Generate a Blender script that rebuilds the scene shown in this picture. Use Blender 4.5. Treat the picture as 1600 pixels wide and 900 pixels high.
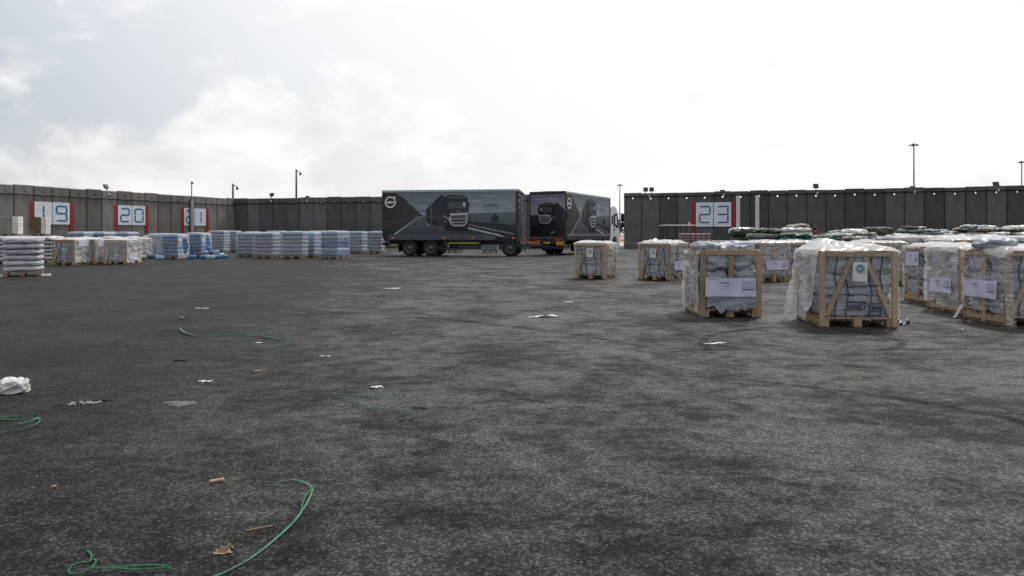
import bpy, bmesh, math, random
from mathutils import Vector, Matrix, noise as mnoise
R = math.radians
for o in list(bpy.data.objects): bpy.data.objects.remove(o)
scene = bpy.context.scene
col = scene.collection

# ------------------------------------------------------------------ camera
CAM_H, FPX, HOR = 1.3, 1066.7, 367.0
cam_d = bpy.data.cameras.new('camera'); cam = bpy.data.objects.new('camera', cam_d); col.objects.link(cam)
cam.location = (0, 0, CAM_H); cam.rotation_euler = (R(90), 0, 0)
cam_d.sensor_width = 36; cam_d.lens = 24; cam_d.shift_y = -(450 - HOR) / 1600
cam_d.clip_start = 0.05; cam_d.clip_end = 6000
scene.camera = cam

# ------------------------------------------------------------------ sky + sun
SUN_AZ, SUN_EL = 36.0, 52.0
sun_dir = Vector((math.sin(R(SUN_AZ)) * math.cos(R(SUN_EL)), math.cos(R(SUN_AZ)) * math.cos(R(SUN_EL)), math.sin(R(SUN_EL))))
world = bpy.data.worlds.new('World'); scene.world = world; world.use_nodes = True
wn, wl = world.node_tree.nodes, world.node_tree.links
wn.clear()
def W(t, **k):
    n = wn.new(t)
    for a, b in k.items(): setattr(n, a, b)
    return n
def wmath(op, a, b=None, c=None, clamp=False):
    n = W('ShaderNodeMath', operation=op); n.use_clamp = clamp
    for i, v in enumerate((a, b, c)):
        if v is None: continue
        if isinstance(v, (int, float)): n.inputs[i].default_value = v
        else: wl.new(v, n.inputs[i])
    return n.outputs[0]
def wmix(f, a, b):
    n = W('ShaderNodeMix', data_type='RGBA')
    for i, v in ((0, f), (6, a), (7, b)):
        if isinstance(v, (int, float)): n.inputs[i].default_value = v
        elif isinstance(v, tuple): n.inputs[i].default_value = v
        else: wl.new(v, n.inputs[i])
    return n.outputs[2]
def wramp(v, lo, hi, a=0.0, b=1.0):
    n = W('ShaderNodeMapRange', interpolation_type='SMOOTHSTEP')
    wl.new(v, n.inputs[0])
    for i, q in enumerate((lo, hi, a, b)): n.inputs[i + 1].default_value = q
    return n.outputs[0]
sky = W('ShaderNodeTexSky', sky_type='NISHITA'); sky.sun_disc = False
sky.sun_elevation = R(SUN_EL); sky.sun_rotation = R(SUN_AZ); sky.dust_density = 3.0; sky.air_density = 1.0
tc = W('ShaderNodeTexCoord')
nrm = W('ShaderNodeVectorMath', operation='NORMALIZE'); wl.new(tc.outputs['Generated'], nrm.inputs[0])
sep = W('ShaderNodeSeparateXYZ'); wl.new(nrm.outputs[0], sep.inputs[0])
dot = W('ShaderNodeVectorMath', operation='DOT_PRODUCT'); wl.new(nrm.outputs[0], dot.inputs[0]); dot.inputs[1].default_value = sun_dir
zc = wmath('MAXIMUM', sep.outputs[2], 0.0)
mp = W('ShaderNodeMapping'); mp.inputs['Scale'].default_value = (1, 1, 1.7); mp.inputs['Location'].default_value = (5.3, 0.7, 0.06)
wl.new(nrm.outputs[0], mp.inputs[0])
n1 = W('ShaderNodeTexNoise'); n1.inputs['Scale'].default_value = 4.4; n1.inputs['Detail'].default_value = 12; n1.inputs['Roughness'].default_value = 0.55
n1.inputs['Distortion'].default_value = 0.25
wl.new(mp.outputs[0], n1.inputs['Vector'])
mp2 = W('ShaderNodeMapping'); mp2.inputs['Scale'].default_value = (1, 1, 2.2); mp2.inputs['Location'].default_value = (2.35, 0.7, 0.55)
wl.new(nrm.outputs[0], mp2.inputs[0])
n2 = W('ShaderNodeTexNoise'); n2.inputs['Scale'].default_value = 6.5; n2.inputs['Detail'].default_value = 8
wl.new(mp2.outputs[0], n2.inputs['Vector'])
mask = wramp(n1.outputs[0], 0.45, 0.58)
shade = wramp(n2.outputs[0], 0.36, 0.60)
nish = W('ShaderNodeMix', data_type='RGBA', blend_type='MULTIPLY'); nish.inputs[0].default_value = 1
wl.new(sky.outputs[0], nish.inputs[6]); nish.inputs[7].default_value = (0.10, 0.10, 0.10, 1)
hz = wmix(0.62, nish.outputs[2], (0.66, 0.695, 0.74, 1))          # thin bright haze in front of the blue
cl = wmix(shade, (0.70, 0.69, 0.685, 1), (0.99, 0.98, 0.97, 1))    # cloud undersides / tops
skc = wmix(mask, hz, cl)
skc = wmix(wramp(zc, 0.0, 0.16, 0.65, 0.0), skc, (0.90, 0.895, 0.89, 1))   # thicker bright haze towards the horizon
glow = wramp(dot.outputs['Value'], 0.18, 0.74)                    # forward scattering round the veiled sun
skc = wmix(wmath('MULTIPLY', glow, 0.86), skc, (1.07, 1.07, 1.065, 1))
n3 = W('ShaderNodeTexNoise'); n3.inputs['Scale'].default_value = 8.0; n3.inputs['Detail'].default_value = 9; wl.new(mp.outputs[0], n3.inputs['Vector'])
skc = wmix(wmath('MULTIPLY', wramp(n3.outputs[0], 0.60, 0.74), 0.55), skc, (0.80, 0.80, 0.80, 1))   # small grey shreds of cloud under the veil
bg = W('ShaderNodeBackground'); wl.new(skc, bg.inputs[0]); bg.inputs[1].default_value = 1.0
wo = W('ShaderNodeOutputWorld'); wl.new(bg.outputs[0], wo.inputs[0])

sl = bpy.data.lights.new('sun', 'SUN'); sun = bpy.data.objects.new('sun', sl); col.objects.link(sun)
sl.energy = 2.6; sl.angle = R(6); sl.color = (1.0, 0.965, 0.91)
sun.rotation_euler = (-sun_dir).to_track_quat('-Z', 'Y').to_euler()

scene.view_settings.view_transform = 'Standard'; scene.view_settings.look = 'None'
scene.view_settings.gamma = 1.0; scene.view_settings.exposure = 0.0
scene.render.engine = 'CYCLES'

# ------------------------------------------------------------------ helpers
def lin(c): 
    c /= 255.0
    return c / 12.92 if c <= 0.04045 else ((c + 0.055) / 1.055) ** 2.4
def srgb(r, g, b, k=1.0): return (min(lin(r) * k, .95), min(lin(g) * k, .95), min(lin(b) * k, .95), 1)

class Mat:
    """small node-tree writer"""
    def __init__(s, name):
        s.m = bpy.data.materials.new(name); s.m.use_nodes = True
        s.n, s.l = s.m.node_tree.nodes, s.m.node_tree.links
        s.b = s.n['Principled BSDF']; s.out = s.n['Material Output']
        s.tc = None
    def put(s, sock, v):
        if isinstance(v, (int, float)): sock.default_value = v
        elif isinstance(v, (tuple, list, Vector)): sock.default_value = v
        else: s.l.new(v, sock)
    def node(s, t, ins=None, **k):
        n = s.n.new(t)
        for a, b in k.items(): setattr(n, a, b)
        for i, v in (ins or {}).items(): s.put(n.inputs[i], v)
        return n
    def co(s, which='Object', scale=(1, 1, 1), loc=(0, 0, 0), rot=(0, 0, 0)):
        if not s.tc: s.tc = s.node('ShaderNodeTexCoord')
        return s.node('ShaderNodeMapping', {0: s.tc.outputs[which], 1: loc, 2: rot, 3: scale}).outputs[0]
    def noise(s, co, scale, detail=4, rough=.5, dist=0):
        n = s.node('ShaderNodeTexNoise', {'Vector': co, 'Scale': scale, 'Detail': detail, 'Roughness': rough, 'Distortion': dist})
        return n.outputs[0]
    def ramp(s, v, lo, hi, a=0., b=1., smooth=True):
        return s.node('ShaderNodeMapRange', {0: v, 1: lo, 2: hi, 3: a, 4: b}, interpolation_type='SMOOTHSTEP' if smooth else 'LINEAR').outputs[0]
    def mix(s, f, a, b, mode='MIX'):
        return s.node('ShaderNodeMix', {0: f, 6: a, 7: b}, data_type='RGBA', blend_type=mode).outputs[2]
    def math(s, op, a, b=0., clamp=False):
        n = s.node('ShaderNodeMath', {0: a, 1: b}, operation=op); n.use_clamp = clamp
        return n.outputs[0]
    def bump(s, h, strength=.3, dist=.01, normal=None):
        d = {'Height': h, 'Strength': strength, 'Distance': dist}
        if normal: d['Normal'] = normal
        return s.node('ShaderNodeBump', d).outputs[0]
    def set(s, **k):
        nm = dict(color='Base Color', rough='Roughness', metal='Metallic', spec='Specular IOR Level', alpha='Alpha', normal='Normal',
                  emit='Emission Color', estr='Emission Strength', coat='Coat Weight')
        for a, v in k.items(): s.put(s.b.inputs[nm[a]], v)
        return s.m

def plain(name, c, rough=.6, var=.18, scale=6, bump=.12, bdist=.004, metal=0., spec=.4, bscale=None):
    m = Mat(name); co = m.co()
    n = m.noise(co, scale, 6, .6)
    dk = tuple(x * (1 - var) for x in c[:3]) + (1,); lt = tuple(min(x * (1 + var), .95) for x in c[:3]) + (1,)
    m.set(color=m.mix(m.ramp(n, .3, .7), dk, lt), rough=m.ramp(n, .2, .8, max(rough - .1, .05), min(rough + .1, 1)), metal=metal, spec=spec)
    if bump: m.set(normal=m.bump(m.noise(co, bscale or scale * 7, 5, .6), bump, bdist))
    return m.m

M = {}
def asphalt():
    m = Mat('asphalt'); co = m.co()
    big = m.noise(m.co(loc=(2.2, .6, 0)), .13, 4, .55)
    mid = m.noise(co, .75, 9, .68, .5)
    mid2 = m.noise(m.co(loc=(7, 3, 0), scale=(1, 1.3, 1)), 3.4, 10, .78, .2)
    fine = m.noise(co, 66, 5, .82, .3)
    fine2 = m.noise(m.co(loc=(5, 8, 0)), 12, 5, .75)
    vor = m.node('ShaderNodeTexVoronoi', {'Vector': co, 'Scale': 48.0}).outputs[0]
    wear_light = m.math('ADD', m.math('MULTIPLY', m.ramp(mid, .30, .70), .80), m.math('MULTIPLY', m.math('SUBTRACT', m.ramp(mid2, .34, .66), .42), .72), True)
    # sheen and edge darkening painted into the asphalt colour: bright middle, dim sides
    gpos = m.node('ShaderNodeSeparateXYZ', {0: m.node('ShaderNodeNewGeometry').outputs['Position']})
    light_band = m.math('ABSOLUTE', m.math('ADD', m.math('SUBTRACT', gpos.outputs[0], 2.6), m.math('MULTIPLY', m.math('SUBTRACT', big, .5), 11.)))
    light_band = m.ramp(m.math('SUBTRACT', light_band, m.math('MULTIPLY', gpos.outputs[1], .16)), 1.0, 6.5, 1., .28)
    wear_light = m.math('MULTIPLY', wear_light, light_band)
    c = m.mix(wear_light, (.0125, .0122, .0122, 1), (.082, .080, .079, 1))
    sp = m.ramp(m.noise(m.co(loc=(31, 11, 0)), 1.3, 4, .6), .60, .74)
    c = m.mix(m.math('MULTIPLY', sp, .45), c, (.010, .0098, .0098, 1))
    br = m.ramp(m.noise(m.co(loc=(3, 41, 0)), .55, 5, .6), .52, .7)
    c = m.mix(m.math('MULTIPLY', br, .22), c, (.045, .039, .033, 1))
    geo = m.node('ShaderNodeNewGeometry')
    scuff = None
    wob = m.noise(m.co(scale=(1, 1, 1)), 1.6, 3)
    arcs = [((7.4, 6.0), 1.15, .075, (-1, .25), .35), ((4.1, 7.7), 1.9, .08, (-.75, .65), .9), ((3.1, 5.2), 1.6, .10, (.1, 1), 1.35),
            ((3.7, 8.6), 1.05, .08, (1, -.3), .45), ((9.0, -4.0), 10.2, .09, (-.35, 1), 9.95), ((1.2, 3.6), 2.6, .09, (.8, .6), 2.2),
            ((-6, 3.0), 9.0, .10, (.6, .8), 8.2), ((12, 24.0), 13.0, .14, (-.8, -.6), 12.0)]
    for (cx, cy), r, w, (dx, dy), th in arcs:
        v = m.node('ShaderNodeVectorMath', {0: geo.outputs['Position'], 1: (cx, cy, 0)}, operation='SUBTRACT').outputs[0]
        ln = m.node('ShaderNodeVectorMath', {0: v}, operation='LENGTH').outputs['Value']
        ln = m.math('ADD', ln, m.math('MULTIPLY', m.math('SUBTRACT', wob, .5), .25))
        a = m.ramp(m.math('ABSOLUTE', m.math('SUBTRACT', ln, r)), w * .35, w, 1., 0.)
        k = math.hypot(dx, dy)
        dt = m.node('ShaderNodeVectorMath', {0: v, 1: (dx / k, dy / k, 0)}, operation='DOT_PRODUCT').outputs['Value']
        a = m.math('MULTIPLY', a, m.ramp(dt, th, th + .35 * (r - th) + .05))
        scuff = a if scuff is None else m.math('MAXIMUM', scuff, a)
    scuff = m.math('MULTIPLY', scuff, m.ramp(m.noise(co, 4, 5, .7), .34, .58, .12, .80))
    c = m.mix(scuff, c, (.008, .008, .008, 1))
    # aggregate: light stones and dark pits
    g = m.math('ADD', m.math('ADD', m.math('MULTIPLY', fine, .62), m.math('MULTIPLY', fine2, .28)), m.math('MULTIPLY', m.ramp(vor, 0, .7, 1., 0.), .16))
    c = m.mix(m.ramp(g, .44, .62), m.mix(.68, c, (0, 0, 0, 1)), m.mix(1., c, (1.95, 1.95, 1.95, 1), 'MULTIPLY'))
    pit = m.ramp(m.noise(m.co(loc=(2, 9, 0)), 38, 3, .6), .58, .68)
    c = m.mix(m.math('MULTIPLY', pit, .75), c, (.004, .004, .004, 1))
    st = m.ramp(m.noise(m.co(loc=(9, 5, 0)), 130, 2, .5), .70, .76)
    c = m.mix(m.math('MULTIPLY', st, .35), c, (.20, .195, .19, 1))
    h = m.math('ADD', m.math('MULTIPLY', g, 1.), m.math('MULTIPLY', m.noise(co, 7, 6, .7), .8))
    nb = m.bump(h, 1., .016)
    spc = m.math('MULTIPLY', m.math('MULTIPLY', m.ramp(wear_light, 0, .8, .18, .36), m.ramp(g, .40, .62, .55, 1.)), m.math('SUBTRACT', 1., m.math('MULTIPLY', scuff, .8)))
    m.set(color=c, rough=m.ramp(wear_light, 0, 1, .68, .52), spec=spc, normal=nb)
    return m.m
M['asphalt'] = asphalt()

def concrete(name, c, joint=0):
    m = Mat(name); co = m.co()
    oi = m.node('ShaderNodeObjectInfo').outputs['Random']
    n = m.noise(co, .8, 7, .6); st = m.noise(m.co(scale=(4, 4, .25)), 1.2, 6, .65)
    cc = m.mix(m.ramp(n, .3, .7), tuple(x * .82 for x in c) + (1,), tuple(x * 1.15 for x in c) + (1,))
    cc = m.mix(m.math('MULTIPLY', m.ramp(st, .48, .70), .6), cc, tuple(x * .55 for x in c) + (1,))
    st2 = m.noise(m.co(scale=(5, 5, .2), loc=(3, 1, 7)), 1.6, 5, .6)
    cc = m.mix(m.math('MULTIPLY', m.ramp(st2, .58, .75), .30), cc, tuple(min(x * 1.7, .8) for x in c) + (1,))
    v = m.ramp(oi, 0, 1, .72, 1.24, False)
    vv = m.node('ShaderNodeCombineXYZ', {0: v, 1: v, 2: v}).outputs[0]
    cc = m.mix(1., cc, vv, 'MULTIPLY')
    m.set(color=cc, rough=.85, spec=.25, normal=m.bump(m.noise(co, 22, 6, .65), .35, .01))
    return m.m
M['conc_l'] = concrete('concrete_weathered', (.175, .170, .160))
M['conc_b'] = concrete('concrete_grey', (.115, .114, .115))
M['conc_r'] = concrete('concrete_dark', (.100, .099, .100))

def wood(name, c):
    m = Mat(name); co = m.co()
    oi = m.node('ShaderNodeObjectInfo').outputs['Random']
    g = m.noise(m.co(scale=(2.2, 2.2, 2.2)), 9, 5, .6, 2.2)
    cc = m.mix(m.ramp(g, .3, .7), tuple(x * .72 for x in c) + (1,), tuple(min(x * 1.18, .9) for x in c) + (1,))
    v = m.ramp(oi, 0, 1, .72, 1.15, False)
    cc = m.mix(1., cc, m.node('ShaderNodeCombineXYZ', {0: v, 1: v, 2: v}).outputs[0], 'MULTIPLY')
    m.set(color=cc, rough=.72, spec=.3, normal=m.bump(m.noise(co, 40, 5, .7), .3, .004))
    return m.m
M['wood'] = wood('pine_wood', (.37, .275, .19)); M['wood_old'] = wood('weathered_pallet_wood', (.33, .25, .18)); M['wood_dark'] = wood('dark_wood', (.16, .10, .065))

def film(name, amin, amax, c=(.80, .81, .82), stretch=(1.2, 1.2, 5), scale=3., trans=.4, rough=.24, bumps=.45, bd=.03, rot=(0, .35, 0), width=.07):
    """thin plastic: clear between creases, milky along them"""
    m = Mat(name); co = m.co(scale=stretch, rot=rot)
    w = m.noise(co, scale, 2, .5, .8); w2 = m.noise(m.co(scale=tuple(q * 1.7 for q in stretch), rot=(.25, -.4, 0)), scale, 2, .5, .5)
    r1 = m.math('ABSOLUTE', m.math('SUBTRACT', w, .5)); r2 = m.math('ABSOLUTE', m.math('SUBTRACT', w2, .5))
    k = m.math('MAXIMUM', m.ramp(r1, 0., width, 1., 0.), m.math('MULTIPLY', m.ramp(r2, 0., width * .6, 1., 0.), .8))
    patch = m.ramp(m.noise(m.co(), 2.2, 3, .5), .35, .65, .55, 1.)
    a = m.math('MULTIPLY', m.ramp(k, 0., 1., amin, amax), patch)
    m.set(color=c + (1,), rough=rough, spec=.6, normal=m.bump(m.math('ADD', m.math('MULTIPLY', r1, 2.), r2), bumps, bd))
    tl = m.node('ShaderNodeBsdfTranslucent', {0: c + (1,)}).outputs[0]
    mx = m.node('ShaderNodeMixShader', {0: trans, 1: m.b.outputs[0], 2: tl}).outputs[0]
    tr = m.node('ShaderNodeBsdfTransparent').outputs[0]
    m.l.new(m.node('ShaderNodeMixShader', {0: a, 1: tr, 2: mx}).outputs[0], m.out.inputs[0])
    return m.m
M['film_white'] = film('white_plastic_film', .88, .99, (.84, .84, .84), stretch=(1, 1, 1), scale=3, rot=(0, 0, 0))
M['film_milky'] = film('milky_stretch_film', .58, .97, (.86, .86, .87), stretch=(.8, .8, 5.5), scale=2.4, bumps=.55, rough=.17, width=.08)
M['film_grey'] = film('grey_stretch_film', .22, .62, (.42, .42, .46), stretch=(.6, .6, 6), scale=2.4, bumps=.3, rough=.4, trans=.15, width=.10)
M['film_clear'] = film('clear_stretch_film', .02, .30, stretch=(.5, .5, 9), rot=(0, .05, 0), width=.04)
M['film_haze'] = film('hazy_stretch_film', .12, .62, (.86, .86, .87), stretch=(.9, .9, 4), scale=2.4, bumps=.5, rough=.15)
M['paper_w'] = plain('white_paper', (.56, .555, .54, 1), .8, .25, 5, .1)
M['paper_l'] = plain('lilac_label_paper', (.56, .56, .70, 1), .7, .10, 4, .3, .01, bscale=14)
M['ink'] = plain('dark_ink', (.012, .012, .02, 1), .7, .1, 5, 0)
M['ink_soft'] = plain('faded_ink', (.13, .13, .19, 1), .7, .25, 9, 0)
M['ink_blue'] = plain('blue_ink', (.10, .22, .38, 1), .6, .1, 5, 0)
M['strap_dark'] = plain('dark_green_strap', (.015, .04, .04, 1), .4, .2, 5, 0)
M['strap_green'] = plain('green_strapping', (.014, .095, .042, 1), .6, .4, 9, 0, spec=.25)
M['strap_pale'] = plain('pale_green_strapping', (.06, .17, .10, 1), .55, .4, 9, 0, spec=.3)

def cloth(name, c, rough=.45, bscale=7, bst=.75, var=.18, bd=.03):
    m = Mat(name); co = m.co(loc=(1, 2, 3))
    oi = m.node('ShaderNodeObjectInfo').outputs['Random']
    off = m.node('ShaderNodeVectorMath', {0: co, 1: m.node('ShaderNodeCombineXYZ', {0: m.math('MULTIPLY', oi, 37.), 1: m.math('MULTIPLY', oi, 11.), 2: 0.}).outputs[0]}, operation='ADD').outputs[0]
    n = m.noise(off, bscale, 6, .6, 1.4)
    rid = m.math('ABSOLUTE', m.math('SUBTRACT', n, .5))
    v = m.ramp(oi, 0, 1, 1 - var, 1 + var, False)
    cc = m.mix(1., m.mix(m.ramp(n, .3, .7), tuple(x * .85 for x in c) + (1,), tuple(min(x * 1.12, .9) for x in c) + (1,)),
               m.node('ShaderNodeCombineXYZ', {0: v, 1: v, 2: v}).outputs[0], 'MULTIPLY')
    m.set(color=cc, rough=rough, spec=.5, normal=m.bump(m.math('ADD', rid, m.math('MULTIPLY', n, .5)), bst, bd))
    return m.m
M['tent'] = cloth('grey_woven_tent_bag', (.37, .39, .45), .42, 9, 1., .18, .06)
M['tarp'] = cloth('grey_plastic_tarpaulin', (.27, .29, .34), .32, 6, 1.0)
M['water'] = cloth('blue_shrink_wrap', (.29, .375, .49), .28, 12, .6)
M['water_b'] = cloth('deep_blue_shrink_wrap', (.065, .165, .33), .28, 12, .6)
M['water_g'] = cloth('lavender_shrink_wrap', (.28, .305, .38), .3, 9, .6)
M['bale'] = cloth('lavender_bale_wrap', (.38, .385, .43), .28, 6, .9)
M['box_w'] = cloth('pale_wrapped_cartons', (.62, .60, .57), .5, 9, .4)
M['box_br'] = cloth('brown_grey_cartons', (.25, .215, .21), .5, 9, .4)
M['box_p'] = cloth('purple_grey_cartons', (.16, .135, .165), .5, 9, .4)
M['pink'] = cloth('pink_shrink_packs', (.20, .115, .135), .4, 9, .5)
def blanket(name, cs, scale):
    m = Mat(name); co = m.co()
    oi = m.node('ShaderNodeObjectInfo').outputs['Random']
    off = m.node('ShaderNodeVectorMath', {0: co, 1: m.node('ShaderNodeCombineXYZ', {0: m.math('MULTIPLY', oi, 31.), 1: m.math('MULTIPLY', oi, 17.), 2: 0.}).outputs[0]}, operation='ADD').outputs[0]
    v = m.node('ShaderNodeTexVoronoi', {'Vector': off, 'Scale': scale})
    cr = m.node('ShaderNodeValToRGB', {0: m.node('ShaderNodeSeparateXYZ', {0: v.outputs['Color']}).outputs[0]})
    cr.color_ramp.interpolation = 'CONSTANT'
    els = cr.color_ramp.elements
    while len(els) < len(cs): els.new(.5)
    for i, c in enumerate(cs): els[i].position = i / len(cs); els[i].color = tuple(c) + (1,)
    n = m.noise(off, 14, 5, .6, .8)
    m.set(color=cr.outputs[0], rough=.7, spec=.3, normal=m.bump(n, .8, .04))
    return m.m
M['bl_green'] = blanket('green_patterned_blankets', [(.035, .065, .035), (.075, .11, .065), (.02, .03, .02), (.34, .37, .32), (.045, .08, .045)], 14)
M['bl_dark'] = blanket('dark_green_blankets', [(.03, .045, .03), (.05, .07, .04), (.015, .02, .015), (.10, .11, .08)], 10)
M['bl_purple'] = blanket('purple_white_blankets', [(.07, .06, .12), (.4, .39, .45), (.12, .10, .2), (.5, .5, .52)], 12)
M['bl_red'] = blanket('dark_red_blankets', [(.07, .035, .03), (.11, .06, .05), (.04, .025, .02), (.3, .27, .24)], 10)
M['bl_beige'] = blanket('beige_brown_blankets', [(.33, .30, .26), (.19, .16, .14), (.42, .40, .37), (.11, .095, .085)], 8)
M['bl_grey'] = blanket('pale_green_grey_blankets', [(.26, .31, .28), (.34, .37, .35), (.18, .22, .20), (.40, .42, .40)], 7)
M['teal'] = cloth('teal_plastic_sheet', (.02, .12, .16), .3, 7, .7)
M['bag_w'] = cloth('white_sack', (.52, .52, .515), .5, 5, .7)
M['bag_g'] = cloth('grey_plastic_sack', (.24, .265, .31), .42, 5, 1.)
M['red'] = plain('red_paint', (.30, .016, .022, 1), .6, .15, 3, .1)
M['white_paint'] = plain('white_board_paint', (.66, .70, .76, 1), .6, .06, 2, .08)
M['blue_paint'] = plain('blue_stroke_paint', (.010, .125, .29, 1), .55, .15, 5, 0)
M['steel'] = plain('grey_steel', (.20, .20, .205, 1), .45, .15, 8, .1, metal=.6)
M['steel_dk'] = plain('dark_steel', (.03, .03, .033, 1), .5, .2, 8, .1)
M['galv'] = plain('galvanised_steel', (.35, .35, .36, 1), .45, .15, 8, .1, metal=.5)
M['black'] = plain('black_plastic', (.012, .012, .014, 1), .5, .2, 8, .1)
M['tyre'] = plain('tyre_rubber', (.018, .018, .018, 1), .85, .3, 9, .3, .01)
M['rim'] = plain('dusty_wheel_rim', (.10, .10, .10, 1), .6, .25, 9, .2)
M['body_dk'] = plain('dark_blue_grey_panel', (.028, .036, .045, 1), .45, .25, 3, .1)
M['roofrail'] = plain('grey_roof_rail', (.36, .40, .44, 1), .5, .12, 3, .1)
M['board_side'] = plain('blue_grey_side_board', (.06, .075, .09, 1), .5, .2, 3, .1)
M['cab_w'] = plain('white_cab_paint', (.66, .68, .70, 1), .3, .04, 2, 0, spec=.6)
M['glass'] = plain('dark_window_glass', (.015, .018, .02, 1), .08, .1, 2, 0, spec=.8)
M['orange'] = plain('orange_lens', (.75, .18, .03, 1), .3, .05, 5, 0)
M['redlens'] = plain('red_lens', (.45, .02, .02, 1), .25, .1, 5, 0)
M['yellow'] = plain('yellow_reflective_tape', (.60, .42, .06, 1), .5, .15, 5, 0)
M['hazard'] = plain('orange_marker_plate', (.50, .25, .05, 1), .5, .2, 8, 0)
M['led'] = plain('pale_lens', (.62, .63, .63, 1), .3, .03, 3, 0)
M['skin'] = plain('skin', (.30, .17, .11, 1), .6, .1, 9, .1)
M['hair'] = plain('black_hair', (.012, .010, .010, 1), .6, .2, 20, .2)
M['jacket'] = plain('dark_red_jacket', (.10, .02, .025, 1), .8, .2, 9, .3)
M['trouser'] = plain('dark_trousers', (.03, .03, .04, 1), .8, .2, 9, .3)
M['earth'] = plain('reddish_earth', (.42, .235, .16, 1), .9, .2, 1.5, .4, .05)
M['bush'] = plain('dry_brown_foliage', (.15, .105, .065, 1), .8, .3, 6, .2)
M['bark'] = plain('bark', (.09, .07, .05, 1), .9, .2, 6, .3)
M['pale_road'] = plain('pale_concrete_road', (.42, .41, .40, 1), .85, .1, 1, .2)
M['card'] = plain('cardboard', (.22, .17, .12, 1), .8, .15, 9, .2)
M['cement'] = plain('dull_cement', (.15, .146, .14, 1), .95, .35, 28, .8, .02)
M['stone'] = plain('pale_rubble', (.30, .29, .27, 1), .9, .25, 20, .5, .01)
M['stone_dk'] = plain('tarry_rubble', (.03, .03, .03, 1), .8, .25, 20, .5, .01)

def vprint():
    m = Mat('printed_curtain'); co = m.co()
    at = m.node('ShaderNodeAttribute', attribute_name='Col').outputs['Color']
    n = m.noise(m.co(scale=(1, 1, 1.2)), 1.4, 5, .6)
    c = m.mix(1., at, m.node('ShaderNodeCombineXYZ', {0: m.ramp(n, .2, .8, .82, 1.18), 1: m.ramp(n, .2, .8, .82, 1.18), 2: m.ramp(n, .2, .8, .84, 1.16)}).outputs[0], 'MULTIPLY')
    fold = m.node('ShaderNodeTexWave', {'Vector': co, 'Scale': .55, 'Distortion': 2.0, 'Detail': 3.0}, wave_type='BANDS', bands_direction='X').outputs[0]
    m.set(color=c, rough=.42, spec=.4, normal=m.bump(m.math('ADD', m.math('MULTIPLY', fold, .5), m.noise(m.co(scale=(1, 1, .5)), 2.2, 4, .55)), .35, .05))
    return m.m
M['print'] = vprint()

def link(name, me, mat=None, parent=None, smooth=False):
    if mat is not None and not me.materials: me.materials.append(M[mat] if isinstance(mat, str) else mat)
    if smooth and len(me.polygons): me.polygons.foreach_set('use_smooth', [True] * len(me.polygons))
    o = bpy.data.objects.new(name, me); col.objects.link(o)
    if parent: o.parent = parent
    return o
def tag(o, label, cat, group=None):
    o['label'] = label; o['category'] = cat
    if group: o['group'] = group
    return o
def thing(name, label, cat, loc=(0, 0, 0), rz=0., group=None):
    o = bpy.data.objects.new(name, None); col.objects.link(o); o.empty_display_size = .2
    o.location = loc; o.rotation_euler = (0, 0, rz)
    return tag(o, label, cat, group)

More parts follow.
